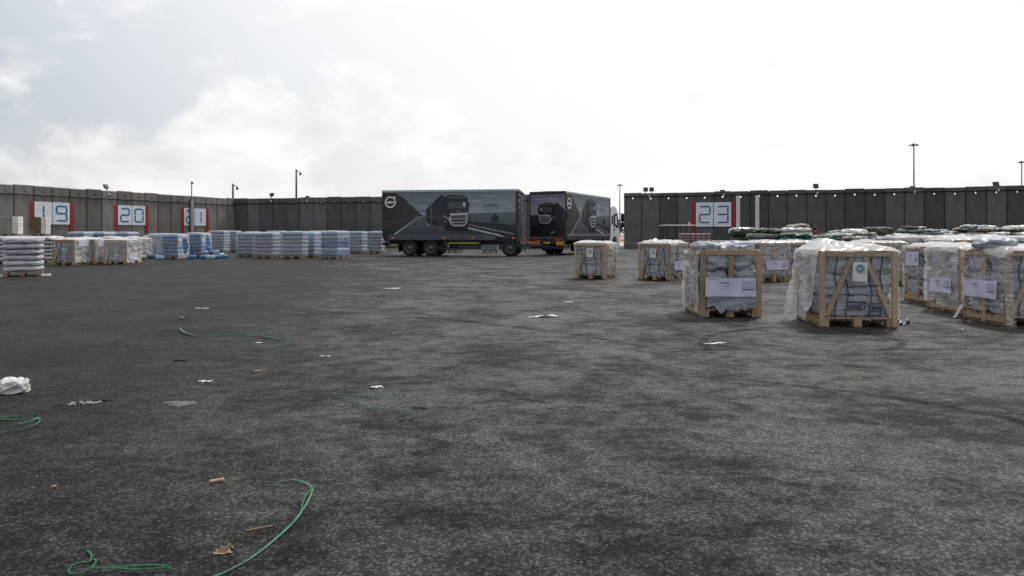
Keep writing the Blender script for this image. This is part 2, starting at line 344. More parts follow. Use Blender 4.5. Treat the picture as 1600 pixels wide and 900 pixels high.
class MB:
    def __init__(s): s.v, s.f = [], []
    def quadgrid(s, pts, nu, nv, closed=False):
        b = len(s.v); s.v += [tuple(p) for p in pts]
        for i in range(nu if closed else nu - 1):
            for j in range(nv - 1):
                i2 = (i + 1) % nu
                s.f.append((b + i * nv + j, b + i2 * nv + j, b + i2 * nv + j + 1, b + i * nv + j + 1))
        return s
    def box(s, c, d, rot=None, ch=0.):
        b = len(s.v); cx, cy, cz = c; x, y, z = d[0] / 2, d[1] / 2, d[2] / 2
        P = [(-x, -y, -z), (x, -y, -z), (x, y, -z), (-x, y, -z), (-x, -y, z), (x, -y, z), (x, y, z), (-x, y, z)]
        for p in P:
            p = Vector(p)
            if rot: p = rot @ p
            s.v.append((p.x + cx, p.y + cy, p.z + cz))
        s.f += [tuple(b + i for i in q) for q in ((0, 3, 2, 1), (4, 5, 6, 7), (0, 1, 5, 4), (1, 2, 6, 5), (2, 3, 7, 6), (3, 0, 4, 7))]
        return s
    def bar(s, p, q, w, t):
        """square bar from p to q, w across, t the other way"""
        p, q = Vector(p), Vector(q); d = q - p; L = d.length
        rot = d.to_track_quat('Z', 'Y').to_matrix()
        return s.box((p + q) / 2, (w, t, L), rot)
    def tube(s, pts, r, n=8, closed=False, caps=True):
        pts = [Vector(p) for p in pts]; b = len(s.v); N = len(pts)
        rs = r if isinstance(r, (list, tuple)) else [r] * N
        up = Vector((0, 0, 1)); prev = None
        for i, p in enumerate(pts):
            a = pts[(i + 1) % N] if (closed or i < N - 1) else p
            c = pts[i - 1] if (closed or i > 0) else p
            t = (a - c).normalized() if (a - c).length else Vector((0, 0, 1))
            ref = prev if prev is not None else (Vector((1, 0, 0)) if abs(t.z) > .9 else up)
            x = (ref - t * ref.dot(t)); x = x.normalized() if x.length > 1e-6 else Vector((1, 0, 0))
            y = t.cross(x); prev = x
            for k in range(n):
                an = 2 * math.pi * k / n
                s.v.append(tuple(p + (x * math.cos(an) + y * math.sin(an)) * rs[i]))
        for i in range(N if closed else N - 1):
            for k in range(n):
                i2 = (i + 1) % N; k2 = (k + 1) % n
                s.f.append((b + i * n + k, b + i * n + k2, b + i2 * n + k2, b + i2 * n + k))
        if caps and not closed:
            s.f.append(tuple(b + k for k in range(n))[::-1]); s.f.append(tuple(b + (N - 1) * n + k for k in range(n)))
        return s
    def lathe(s, prof, n=20, axis='z', c=(0, 0, 0)):
        """prof = list of (radius, height)"""
        b = len(s.v); m = len(prof)
        for k in range(n):
            a = 2 * math.pi * k / n
            for r, h in prof:
                x, y = r * math.cos(a), r * math.sin(a)
                p = (x, y, h) if axis == 'z' else ((x, h, y) if axis == 'y' else (h, x, y))
                s.v.append((p[0] + c[0], p[1] + c[1], p[2] + c[2]))
        for k in range(n):
            k2 = (k + 1) % n
            for j in range(m - 1): s.f.append((b + k * m + j, b + k2 * m + j, b + k2 * m + j + 1, b + k * m + j + 1))
        return s
    def prism(s, poly, y0, y1):
        """polygon in x,z extruded along y"""
        b = len(s.v); n = len(poly)
        s.v += [(x, y0, z) for x, z in poly] + [(x, y1, z) for x, z in poly]
        s.f.append(tuple(range(b, b + n))); s.f.append(tuple(range(b + 2 * n - 1, b + n - 1, -1)))
        for i in range(n): j = (i + 1) % n; s.f.append((b + i, b + n + i, b + n + j, b + j))
        return s
    def mesh(s, name='m', weld=False, bevel=0., seg=1):
        me = bpy.data.meshes.new(name); me.from_pydata(s.v, [], s.f); me.update()
        bm = bmesh.new(); bm.from_mesh(me)
        if weld: bmesh.ops.remove_doubles(bm, verts=bm.verts, dist=1e-5)
        if bevel: bmesh.ops.bevel(bm, geom=list(bm.edges), offset=bevel, segments=seg, affect='EDGES', profile=.6)
        bmesh.ops.recalc_face_normals(bm, faces=bm.faces); bm.to_mesh(me); bm.free()
        return me
    def build(s, name, mat, parent=None, smooth=False, bevel=0., seg=1, weld=False):
        return link(name, s.mesh(name, weld, bevel, seg), mat, parent, smooth)

def nz(x, y, z, s=1.): return mnoise.noise(Vector((x * s, y * s, z * s)))
def fbm(x, y, z, s=1., o=3):
    v = 0; a = 1
    for i in range(o): v += a * nz(x + 17.3 * i, y - 5.1 * i, z + 3.7 * i, s); s *= 2.1; a *= .5
    return v
def gp(x, y):          # ground point seen at photo pixel
    d = CAM_H * FPX / (y - HOR)
    return Vector(((x - 800) / FPX * d, d, 0))
def at(x, d, y=None):  # point at photo column x, depth d (and photo row y)
    return Vector(((x - 800) / FPX * d, d, 0 if y is None else CAM_H + (HOR - y) / FPX * d))

_pil = {}
def pillow_mesh(lx, ly, lz, seed, e=5., wr=.014, N=9, fs=6.5):
    v, f = [], []; mb = MB()
    for ax in range(3):
        for sg in (-1, 1):
            pts = []
            for i in range(N):
                for j in range(N):
                    a = -1 + 2 * i / (N - 1); b = -1 + 2 * j / (N - 1)
                    p = [0, 0, 0]; p[ax] = sg; p[(ax + 1) % 3] = a; p[(ax + 2) % 3] = b
                    k = sum(abs(q) ** e for q in p) ** (1 / e)
                    q = Vector((p[0] / k * lx / 2, p[1] / k * ly / 2, p[2] / k * lz / 2))
                    n = Vector((p[0] / lx, p[1] / ly, p[2] / lz)).normalized()
                    w = .45 - 1.5 * abs(fbm(q.x * .7 + seed * 3.1, q.y * .7 + seed, q.z * 1.3, fs, 2)) + .5 * nz(q.x, q.y + seed, q.z * 1.5, 2.)
                    pts.append(q + n * w * wr * 2)
            mb.quadgrid(pts, N, N)
    return mb.mesh('pillow', weld=True)
def pillow(name, c, d, seed, mat, parent, e=5., wr=.014, N=9, rz=0, fs=6.5):
    o = link(name, pillow_mesh(*d, seed, e, wr, N, fs), mat, parent, True); o.location = c; o.rotation_euler = (0, 0, rz); return o

def sheet(name, p0, ux, uz, w, h, nrm_, seed, amp, mat, parent, nu=26, nv=26, hem=0., hole=None, fn=None):
    """crumpled sheet: origin p0, across ux*w, up uz*h, displaced along nrm_"""
    p0, ux, uz, n_ = Vector(p0), Vector(ux), Vector(uz), Vector(nrm_)
    pts = []
    for i in range(nu):
        for j in range(nv):
            a, b = i / (nu - 1), j / (nv - 1)
            drop = hem * (1 - b) * (fbm(a * 3 + seed, seed, 0, 1.3, 2)) if hem else 0
            x, z = a * w, b * h + drop
            r1 = 1 - abs(fbm(x * .9 + seed, z * 2.4 + x * .5, seed, 1.5, 2)) * 1.6
            r2 = 1 - abs(fbm(x * 1.2 - seed, z * 2.6 - x * .6, seed + 4, 2.6, 2)) * 1.6
            k = amp * (.65 * r1 + .35 * r2)
            if fn: k += fn(a, b)
            pts.append(p0 + ux * x + uz * z + n_ * k)
    mb = MB(); mb.quadgrid(pts, nu, nv)
    if hole: mb.f = [q for i, q in enumerate(mb.f) if not hole((i // (nv - 1) + .5) / (nu - 1), (i % (nv - 1) + .5) / (nv - 1))]
    return mb.build(name, mat, parent, True)

def drape(name, w, d, h, seed, mat, parent, hang=.14, lump=.05, off=.008, N=40, hangs=(1, 1, 1, 1), peak=None):
    """film lying over a load w x d at height h and hanging over its edges (left,right,front,back factors)"""
    pts = []
    eL, eR, eF, eB = [hang * q for q in hangs]
    for i in range(N):
        for j in range(N):
            u = -w / 2 - eL + (w + eL + eR) * i / (N - 1); v = -d / 2 - eF + (d + eF + eB) * j / (N - 1)
            ex = max(abs(u) - w / 2, 0); ey = max(abs(v) - d / 2, 0)
            x = max(-w / 2, min(w / 2, u)); y = max(-d / 2, min(d / 2, v))
            var = .55 + 1.3 * fbm(u * 1.3 + seed, v * 1.3 - seed, 1, 1.7, 2)
            fold = (1 - abs(fbm(u * 2 + seed * 2, v * 2, seed, 2.6, 2)) * 1.5) * .03
            dn = max(ex, ey) * max(.1, var + .2)
            edge = min(1., min(w / 2 - abs(x), d / 2 - abs(y)) / .10) if ex == 0 and ey == 0 else 0
            crease = (1 - abs(fbm(u * 1.4 + seed, v * .8 - seed, seed, 2.6, 2)) * 2.2)
            z = h + off - dn + edge * lump * max(0., .35 + .5 * fbm(u + seed, v, 2, 1.6, 2) + .55 * crease) + .006 * fbm(u, v, seed, 14, 2)
            if peak: z += edge * peak[2] * math.exp(-((u - peak[0]) ** 2 + (v - peak[1]) ** 2 * 2) / .07)
            ox = (off + fold * min(1, ex / .05)) * (1 if u > 0 else -1) if ex > 0 else 0
            oy = (off + fold * min(1, ey / .05)) * (1 if v > 0 else -1) if ey > 0 else 0
            pts.append((x + ox, y + oy, z))
    mb = MB(); mb.quadgrid(pts, N, N)
    return mb.build(name, mat, parent, True)

_txt = {}
def text(name, s, size, mat, parent, loc, rot, shear=0., bold=0., align='LEFT'):
    cu = bpy.data.curves.new('t', 'FONT'); cu.body = s; cu.size = size; cu.align_x = align; cu.shear = shear; cu.offset = bold; cu.resolution_u = 2
    to = bpy.data.objects.new('t', cu); col.objects.link(to)
    me = bpy.data.meshes.new_from_object(to.evaluated_get(bpy.context.evaluated_depsgraph_get()))
    bpy.data.objects.remove(to); bpy.data.curves.remove(cu)
    me.materials.clear()
    o = link(name, me, mat, parent); o.location = loc; o.rotation_euler = rot
    return o

# shared box meshes (unit pieces reused by all pallets and crates)
_bx = {}
def piece(name, c, d, mat, parent, rot=None, bevel=.004):
    key = (tuple(round(q, 3) for q in d), mat)
    if key not in _bx:
        me = MB().box((0, 0, 0), d).mesh(name, bevel=min(bevel, min(d) * .2)); me.materials.append(M[mat]); _bx[key] = me
    o = bpy.data.objects.new(name, _bx[key]); col.objects.link(o); o.parent = parent; o.location = c
    if rot: o.rotation_euler = rot
    return o

# ------------------------------------------------------------------ ground
def struct(o): o['kind'] = 'structure'; return o
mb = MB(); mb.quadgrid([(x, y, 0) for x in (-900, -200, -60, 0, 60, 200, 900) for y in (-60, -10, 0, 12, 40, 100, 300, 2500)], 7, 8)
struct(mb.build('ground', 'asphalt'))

# ------------------------------------------------------------------ concrete walls (panels standing side by side)
WALL_H = 5.3
def line_hit(A, B, x):          # where photo column x meets the wall line A-B
    k = (x - 800) / FPX; dx, dy = B[0] - A[0], B[1] - A[1]
    t = (k * A[1] - A[0]) / (dx - k * dy)
    return Vector((A[0] + dx * t, A[1] + dy * t, 0))
def wall_panel_mesh(w, h, t, hole):
    """pre-cast slab: chamfered edges, a lifting hole through it near the top, a thicker sloped foot"""
    g = .022; ch = .05; x0, x1 = g, w - g; mb = MB()
    hx, hz, hr = w / 2, h - .52, .085
    def face(y, inx):
        xs0, xs1, zt = x0 + inx, x1 - inx, h - inx
        return [(xs0, y, .62), (xs1, y, .62), (xs1, y, zt), (xs0, y, zt)]
    F = face(0, ch); B = face(t, ch); F2 = face(ch, 0); B2 = face(t - ch, 0)
    ring = lambda y: [(hx + hr * math.cos(R(45 * k)), y, hz + hr * math.sin(R(45 * k))) for k in range(8)]
    RF, RB = ring(0), ring(t)
    v = F + F2 + B2 + B + RF + RB; f = []
    for a in (0, 4, 8):
        for i in range(4): j = (i + 1) % 4; f.append((a + i, a + j, a + 4 + j, a + 4 + i))
    c = [5, 7, 1, 3]  # ring verts nearest each corner: bl(225)=5, br(315)=7, tr(45)=1, tl(135)=3
    for base, rb in ((0, 16), (12, 24)):
        order = [(0, 1, 5, 6, 7), (1, 2, 7, 0, 1), (2, 3, 1, 2, 3), (3, 0, 3, 4, 5)]
        for a, b, r0, r1, r2 in order: f.append((base + a, base + b, rb + r2, rb + r1, rb + r0))
    for k in range(8): f.append((16 + k, 16 + (k + 1) % 8, 24 + (k + 1) % 8, 24 + k))
    mb.v, mb.f = v, f
    # foot
    b = len(mb.v)
    prof = [(-.10, 0), (-.10, .42), (.0, .62), (t, .62), (t + .1, .42), (t + .1, 0)]
    for x in (x0, x1): mb.v += [(x, y, z) for y, z in prof]
    for i in range(6): j = (i + 1) % 6; mb.f.append((b + i, b + j, b + 6 + j, b + 6 + i))
    mb.f.append(tuple(b + i for i in range(6))); mb.f.append(tuple(b + 6 + i for i in range(6))[::-1])
    return mb.mesh('panel')
def wall(A, B, xs, mat, label, cat='wall', steps=None):
    P = [line_hit(A, B, x) for x in xs]
    d = (P[1] - P[0]).normalized(); rz = math.atan2(d.y, d.x)
    root = thing('concrete_wall', label, cat, P[0], rz, None)
    rnd = random.Random(len(xs)); s = 0.
    for i in range(len(P) - 1):
        w = (P[i + 1] - P[i]).length; hh = WALL_H + rnd.uniform(-.045, .045)
        o = link('panel', wall_panel_mesh(w, hh, .24, True), mat, root); o.location = (s, rnd.uniform(-.012, .012), 0); s += w
        if i < len(P) - 2: piece('joint_seal', (s, .13, 2.62), (.06, .03, 5.2), 'black', root)
    return root, P
WA, WB, WC, WD = (-40.0, 53.3), (-30.5, 74.9), (10.77, 65.6), (41.6, 55.4)
lx = [-70, -38, -8, 22, 53, 81.6, 109, 135.4, 159.6, 183.6, 206, 227, 247, 267.5, 287, 304.5, 321.7, 338.7, 355.5, 369.5]
bx_ = [366 + i * 19.5 + i * i * .17 for i in range(25)]
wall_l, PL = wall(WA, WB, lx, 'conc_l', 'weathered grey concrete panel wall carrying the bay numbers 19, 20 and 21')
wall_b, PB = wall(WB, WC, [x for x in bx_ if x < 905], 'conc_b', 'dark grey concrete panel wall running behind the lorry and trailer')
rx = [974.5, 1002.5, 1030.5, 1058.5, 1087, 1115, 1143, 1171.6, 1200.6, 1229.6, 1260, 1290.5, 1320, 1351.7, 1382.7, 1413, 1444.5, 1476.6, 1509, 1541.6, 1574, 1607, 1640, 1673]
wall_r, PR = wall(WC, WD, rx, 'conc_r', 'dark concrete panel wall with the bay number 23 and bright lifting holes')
def wl_frame(P, k, z, out=0.):      # a point on the camera side of a wall, panel index k (float)
    i = int(min(max(k, 0), len(P) - 2)); q = P[i].lerp(P[i + 1], k - i)
    d = (P[i + 1] - P[i]).normalized(); n = Vector((d.y, -d.x, 0))
    return q + n * out + Vector((0, 0, z)), math.atan2(d.y, d.x), n
def cable(P, label, z=4.72, seed=1):
    mb = MB(); pts = []
    n = len(P) - 1
    for i in range(n * 4 + 1):
        k = i / 4; sag = (0, .05, .08, .05)[i % 4] * (.6 + .6 * abs(nz(i // 4, seed, 0, 3.7)))
        p, _, _ = wl_frame(P, min(k, n - .001), z - sag, .05); pts.append(p)
    mb.tube(pts, .045, 6)
    root = thing('cable', label, 'cable')
    mb.build('line', 'black', root, True)
    for i in range(1, n):
        p, rz, _ = wl_frame(P, i, z, .035)
        b = piece('bracket', p, (.14, .06, .10), 'black', root, (0, 0, rz))
cable(PL, 'black cable sagging along the wall with numbers 19 to 21', 4.60, 1)
cable(PB, 'black cable fixed along the wall behind the lorry', 4.75, 5)
cable(PR, 'dark conduit running along the top of the wall with number 23', 4.98, 9)

# ------------------------------------------------------------------ bay number boards: strokes like a seven-segment display
SEG = {'0': 'abcdef', '1': 'bc', '2': 'abged', '3': 'abgcd', '9': 'abfgcd'}
def board(P, k0, k1, txt, z0, z1, zr0, label, hide=None):
    p0, rz, n = wl_frame(P, k0, 0, .0)
    p1, _, _ = wl_frame(P, k1, 0, .0)
    L = (p1 - p0).length
    root = thing('bay_number_sign', label, 'sign', p0 + n * .006, rz, 'bay number signs on the concrete walls')
    w = L / 2; H = z1 - z0
    for i, chs in enumerate(txt):
        pn = piece('board', (w * (i + .5), -.02, (z0 + z1) / 2), (w - .05, .03, H), 'white_paint', root)
        ow, oh = w * .58, H * .66; cx, cz = w * (i + .5) + .02, (z0 + z1) / 2; t = .135
        S = {'a': ((0, oh / 2), (ow, 0)), 'g': ((0, 0), (ow, 0)), 'd': ((0, -oh / 2), (ow, 0)), 'f': ((-ow / 2, oh / 4), (0, oh / 2)), 'b': ((ow / 2, oh / 4), (0, oh / 2)),
             'e': ((-ow / 2, -oh / 4), (0, oh / 2)), 'c': ((ow / 2, -oh / 4), (0, oh / 2))}
        for sg in SEG[chs]:
            (ax, az), (dx, dz) = S[sg]
            if chs == '1': ax = 0
            jitter = nz(ax, az, i + k0, 5) * .02
            d = (dx - t * .5 if dx else t, .012, dz - t * .55 if dz else t)
            piece('stroke', (cx + ax + jitter - w * (i + .5), -.021 - .0, cz + az - (z0 + z1) / 2), d, 'blue_paint', pn)
    for x in (-.17, L + .17):
        piece('red_stripe', (x, -.02, (zr0 + z1 + .05) / 2), (.30, .03, z1 + .05 - zr0), 'red', root)
    return root
board(PL, 4.0, 6.0, '19', 2.18, 4.02, 1.72, 'white number 19 sign in blue strokes between two red stripes')
board(PL, 9.0, 11.0, '20', 2.22, 4.02, 1.55, 'white number 20 sign above the row of timber crates')
board(PL, 14.0, 16.0, '21', 2.25, 4.02, 1.4, 'white number 21 sign partly behind a grey conduit, red stripes beside')
board(PR, 4.0, 6.0, '23', 2.06, 4.30, 1.45, 'white number 23 sign in blue strokes on the dark wall, red stripes beside')
# grey conduit post in front of sign 21
p, rz, n = wl_frame(PL, 14.55, 0, .3)
root = thing('conduit_post', 'grey conduit post with small camera standing in front of number 21 sign', 'post', p, rz)
MB().box((0, 0, 2.4), (.34, .16, 4.8)).build('duct', 'galv', root)
MB().tube([(-.05, 0, 4.8), (-.05, 0, 6.5)], .05).build('pole', 'steel', root)
MB().box((-.03, -.05, 6.6), (.16, .3, .22)).build('camera_head', 'galv', root, bevel=.02)
MB().tube([(-.3, .02, 0), (-.3, .02, 4.4), (-.12, 0, 5.2)], .04).build('hose', 'black', root, True)
# white tubular lamps / vertical strips on right wall
for k, nm in ((6.36, 'white vertical pipe cover on the dark wall next to number 23'), (7.4, 'white vertical pipe cover on the dark wall, second from number 23')):
    p, rz, n = wl_frame(PR, k, 0, .03)
    root = thing('pipe_cover', nm, 'pipe', p, rz, 'white pipe covers')
    for z0, z1 in ((.05, 1.6), (1.62, 3.3), (3.32, 4.86)):
        piece('section', (0, -.08, (z0 + z1) / 2), (.34, .16, z1 - z0), 'led', root)
    for z in (2.0, 4.0): piece('clip', (0, -.165, z), (.12, .02, .05), 'steel', root)

# floodlights on the wall tops
def flood(P, k, label, n=1, up=.28, face=1):
    p, rz, nn = wl_frame(P, k, WALL_H, -.12)
    root = thing('floodlight', label, 'floodlight', p, rz, 'floodlights along the wall tops')
    for i in range(n):
        x = (i - (n - 1) / 2) * .56
        MB().bar((x, 0, -.2), (x, 0, up - .1), .06, .06).build('bracket', 'steel_dk', root)
        h = MB().box((0, 0, 0), (.44, .16, .40)).build('lamp_head', 'steel_dk', root, bevel=.02); h.location = (x, face * .1, up + .08); h.rotation_euler = (R(-28) * face, 0, R(8 * face))
        piece('lens', (0, .09, 0), (.36, .02, .32), 'led', h)
    MB().box((.1, -.19, -.34), (.12, .10, .2)).build('sensor', 'led', root, bevel=.02)
    return root
flood(PL, 8.35, 'single floodlight on the wall top between the 19 and 20 signs')
flood(PB, 2.85, 'single floodlight on the wall top behind the water pallets, away from the corner')
flood(PB, 5.5, 'small floodlight drooping on the wall top behind the tall camera pole', 1, -.1)
flood(PR, 1.38, 'pair of square floodlights at the open end of the dark wall', 2, .25)
flood(PR, 5.5, 'small floodlight on the wall top just above number 23 sign', 1, -.12)
flood(PR, 10.5, 'single square floodlight on the dark wall between the 23 sign and the tall mast', 1, .25)
flood(PR, 15.45, 'small low floodlight on the dark wall next to the tall light mast', 1, -.12)
flood(PR, 19.5, 'raised floodlight on the dark wall past the small low floodlight and mast', 1, .1)
# camera poles behind the back wall
def campole(x, d, ytop, label):
    p = at(x, d); zt = at(x, d, ytop).z
    root = thing('camera_pole', label, 'camera pole', p, 0, 'camera poles behind the wall')
    MB().tube([(0, 0, 0), (0, 0, zt)], [.13, .10], 10).build('pole', 'steel_dk', root, True)
    MB().tube([(0, 0, zt - .25), (.25, 0, zt - .2), (.42, 0, zt - .25), (.46, 0, zt - .42)], .045, 6).build('arm', 'galv', root, True)
    MB().lathe([(0, -.18), (.10, -.14), (.13, 0), (.12, .10), (.05, .16), (0, .17)], 12, c=(.46, 0, zt - .52)).build('camera_dome', 'black', root, True)
campole(364, 76.5, 287, 'short pole with dome camera at the corner of the walls')
campole(463, 77, 264.5, 'tall pole with dome camera behind the wall beside the trailer')
def mast(x, d, ytop, label):
    p = at(x, d); zt = at(x, d, ytop).z
    root = thing('light_mast', label, 'light mast', p, 0, 'light masts beyond the wall')
    MB().tube([(0, 0, 0), (0, 0, zt)], [.17, .09], 10).build('pole', 'steel', root, True)
    MB().lathe([(0, -.1), (.24, -.08), (.34, .05), (.2, .16), (0, .18)], 12, c=(0, 0, zt)).build('head_ring', 'steel_dk', root, True)
    for k in range(6):
        a = R(60 * k + 15)
        h = piece('lamp_head', (.46 * math.cos(a), .46 * math.sin(a), zt - .06), (.38, .26, .14), 'steel_dk', root, (0, R(18), a))
mast(1428, 105, 226, 'tall slender light mast rising behind the dark wall')
mast(1596.5, 130, 253, 'shorter light mast beyond the far stretch of the dark wall')
mast(968.5, 150, 289, 'thin distant light mast seen through the gap beside the lorry cab')
# seen through the gap
o = MB().quadgrid([(x, y, .006) for x in (5, 60) for y in (80, 118)], 2, 2).build('road', 'pale_road'); struct(o)
mb = MB(); mb.quadgrid([(x, y, max(0, 1.15 - abs(y - 140) * .06 + .5 * fbm(x, y, 0, .12, 3)) - .02) for x in range(-10, 81, 5) for y in range(121, 160, 4)], 19, 10)
struct(mb.build('earth_bank', 'earth', None, True))
rnd = random.Random(5)
for bi, (bx0, by0, s) in enumerate(((19.6, 128, 1.6), (22.4, 130, 1.3))):
    root = thing('bush', ('tall dry brown bush beyond the gap beside the cab', 'low dry brown bush on the earth bank beyond the dark wall')[bi], 'bush', (bx0, by0, .0))
    mb = MB()
    for k in range(7):
        a = rnd.uniform(0, 6.28); mb.tube([(0, 0, 0), (.4 * math.cos(a) * s, .4 * math.sin(a) * s, 1.2 * s), (.8 * math.cos(a) * s, .8 * math.sin(a) * s, 2.1 * s)], [.06, .04, .02], 5)
    mb.build('trunk', 'bark', root)
    mb = MB()
    for k in range(900):
        u = Vector((rnd.gauss(0, .42), rnd.gauss(0, .42), rnd.gauss(0, .4))) * s; c = Vector((0, 0, 1.75 * s)) + u
        q = Matrix.Rotation(rnd.uniform(0, 6.28), 3, Vector((rnd.gauss(0, 1), rnd.gauss(0, 1), rnd.gauss(0, 1))).normalized()); b = len(mb.v)
        for e in ((-.1, -.06, 0), (.1, -.06, 0), (.1, .06, 0), (-.1, .06, 0)): mb.v.append(tuple(c + q @ Vector(e) * s))
        mb.f.append((b, b + 1, b + 2, b + 3))
    mb.build('crown', 'bush', root)
# ------------------------------------------------------------------ printed curtain picture (a lorry on a coast road)
PK = 2.0
def ell(cx, cy, rx, ry, n=28, a0=0, a1=360): return [(cx + rx * math.cos(R(a0 + (a1 - a0) * k / n)), cy - ry * math.sin(R(a0 + (a1 - a0) * k / n))) for k in range(n + (0 if a1 - a0 == 360 else 1))]
def cabpic(fx=lambda x: x):
    L = [([(508, 300), (655, 160), (690, 160), (690, 470), (600, 465), (508, 410)], (27, 33, 40)),
         ([(508, 300), (655, 160), (662, 160), (512, 306)], (58, 66, 74)),
         ([(560, 246), (567, 240), (567, 430), (560, 428)], (62, 70, 78)), ([(508, 372), (690, 388), (690, 394), (508, 380)], (52, 58, 64)),
         ([(520, 410), (545, 412), (545, 450), (530, 450)], (14, 16, 18)), ([(585, 420), (615, 422), (615, 462), (590, 462)], (14, 16, 18)),
         ([(690, 440), (740, 430), (790, 480), (935, 470), (935, 522), (705, 520)], (13, 15, 18)),
         ([(690, 190), (735, 163), (760, 158), (900, 168), (930, 195), (942, 300), (941, 440), (905, 472), (775, 472), (742, 440), (690, 390)], (25, 29, 35)),
         ([(735, 168), (905, 176), (918, 200), (735, 196)], (48, 54, 60)),
         ([(738, 208), (918, 208), (926, 292), (742, 300)], (46, 57, 68)), ([(738, 208), (918, 208), (920, 226), (739, 228)], (26, 31, 37)),
         ([(886, 238), (908, 236), (910, 276), (888, 276)], (122, 130, 136)), ([(760, 226), (775, 226), (775, 244), (760, 244)], (20, 24, 28)),
         ([(938, 230), (948, 236), (946, 300), (938, 300)], (18, 21, 25)), ([(690, 205), (704, 200), (706, 270), (690, 270)], (16, 18, 22)),
         ([(745, 308), (932, 300), (934, 330), (748, 336)], (32, 37, 42)), ([(820, 318), (870, 314), (845, 330)], (78, 84, 88)),
         ([(752, 345), (936, 338), (938, 360), (760, 368)], (112, 118, 122)), ([(735, 395), (762, 366), (785, 466), (760, 452)], (92, 98, 102)),
         ([(938, 360), (930, 440), (905, 468), (915, 364)], (86, 92, 96)),
         ([(775, 370), (915, 364), (910, 396), (778, 400)], (52, 58, 63)), ([(776, 404), (912, 400), (906, 424), (780, 428)], (22, 26, 30)),
         ([(776, 398), (914, 394), (913, 402), (776, 406)], (104, 110, 114)), ([(778, 428), (908, 424), (906, 434), (780, 438)], (100, 106, 110)),
         ([(782, 440), (904, 436), (898, 456), (786, 458)], (34, 39, 43)), ([(775, 458), (908, 454), (900, 472), (785, 474)], (96, 101, 105)),
         ([(690, 362), (750, 402), (748, 410), (690, 372)], (100, 106, 110))]
    return [([(fx(x), y) for x, y in p], c) for p, c in L]
def roadpic():
    rn = random.Random(3); L = []
    L.append(([(50, 128), (1425, 128), (1425, 240), (50, 240)], [(58, 68, 79), (70, 79, 90), (78, 87, 98), (70, 79, 90)]))
    L.append(([(50, 240), (1425, 240), (1425, 352), (50, 372)], [(70, 79, 90), (78, 87, 98), (84, 94, 104), (84, 93, 103)]))
    for k in range(16):
        x0 = rn.uniform(220, 1100); y = rn.uniform(150, 330); w = rn.uniform(120, 320); h = rn.uniform(7, 18); c = rn.choice([(62, 71, 82), (90, 99, 109), (66, 75, 86), (96, 105, 113)])
        L.append(([(max(60, x0 + w * t), y + h * math.sin(6.28 * t * .5) * (-1 if s else .6)) for s, ts in ((1, (0, .2, .45, .7, 1)), (0, (.8, .5, .25))) for t in ts if x0 + w * t < 1424], c))
    L.append(([(930, 352), (1425, 340), (1425, 470), (930, 430)], [(50, 62, 74), (58, 70, 82), (46, 58, 70), (42, 52, 64)]))
    L.append(([(930, 348), (1425, 336), (1425, 343), (930, 355)], (34, 42, 50)))
    L.append(([(930, 425), (1425, 462), (1425, 592), (930, 560)], (25, 29, 34)))
    hill = [(50, 128), (205, 140)]
    for k in range(1, 19): t = k / 18; hill.append((205 + 255 * t, 140 + 215 * t ** 1.08 + rn.uniform(-9, 5)))
    hill += [(500, 366), (440, 374), (330, 412), (50, 445)]
    L.append((hill, [(30, 30, 32)] * 2 + [(38, 36, 35)] * 18 + [(46, 43, 40)] * 2 + [(30, 29, 28), (24, 24, 25)]))
    for k in range(9):
        t = rn.uniform(.1, .8); x = 150 + 240 * t; y = 200 + 170 * t + rn.uniform(0, 60)
        L.append(([(x, y), (x + 26, y + 10), (x + 58, y + 46), (x + 20, y + 30)], rn.choice([(52, 47, 41), (44, 41, 38), (26, 26, 27)])))
    L.append(([(50, 445), (440, 372), (130, 592), (50, 592)], [(20, 24, 28), (40, 44, 48), (20, 23, 27), (17, 20, 24)]))
    for q in (0, 1): L.append(([(60, 430 + 42 * q), (420, 374 + 3 * q), (420, 377 + 3 * q), (60, 438 + 42 * q)], (54, 57, 60)))
    L.append(([(440, 370), (505, 366), (940, 470), (1330, 592), (130, 592)], [(66, 74, 82), (56, 63, 70), (30, 38, 45), (24, 30, 36), (32, 42, 50)]))
    L.append(([(436, 374), (446, 371), (190, 560), (150, 585), (122, 588)], (104, 108, 112)))
    L.append(([(520, 440), (545, 465), (535, 468), (512, 446)], (110, 115, 120)))
    L.append(([(945, 452), (1390, 542), (1390, 556), (945, 464)], (74, 80, 86)))
    L.append(([(930, 482), (1245, 552), (1300, 575), (1285, 577), (920, 492)], (116, 121, 126)))
    L.append(([(1155, 402), (1175, 388), (1195, 362), (1212, 352), (1232, 366), (1236, 384), (1256, 396), (1228, 406), (1250, 432), (1152, 428), (1185, 410)], (27, 34, 39)))
    L.append(([(948, 372), (958, 366), (966, 395), (972, 418), (944, 414)], (32, 40, 47)))
    L += cabpic()
    ring = ell(142, 230, 58, 58); inn = ell(142, 230, 44, 44)
    for k in range(28): j = (k + 1) % 28; L.append(([ring[k], ring[j], inn[j], inn[k]], (150, 153, 156)))
    L.append(([(172, 178), (196, 172), (194, 198)], (150, 153, 156)))
    L.append(([(104, 220), (180, 220), (180, 243), (104, 243)], (120, 124, 128)))
    return L
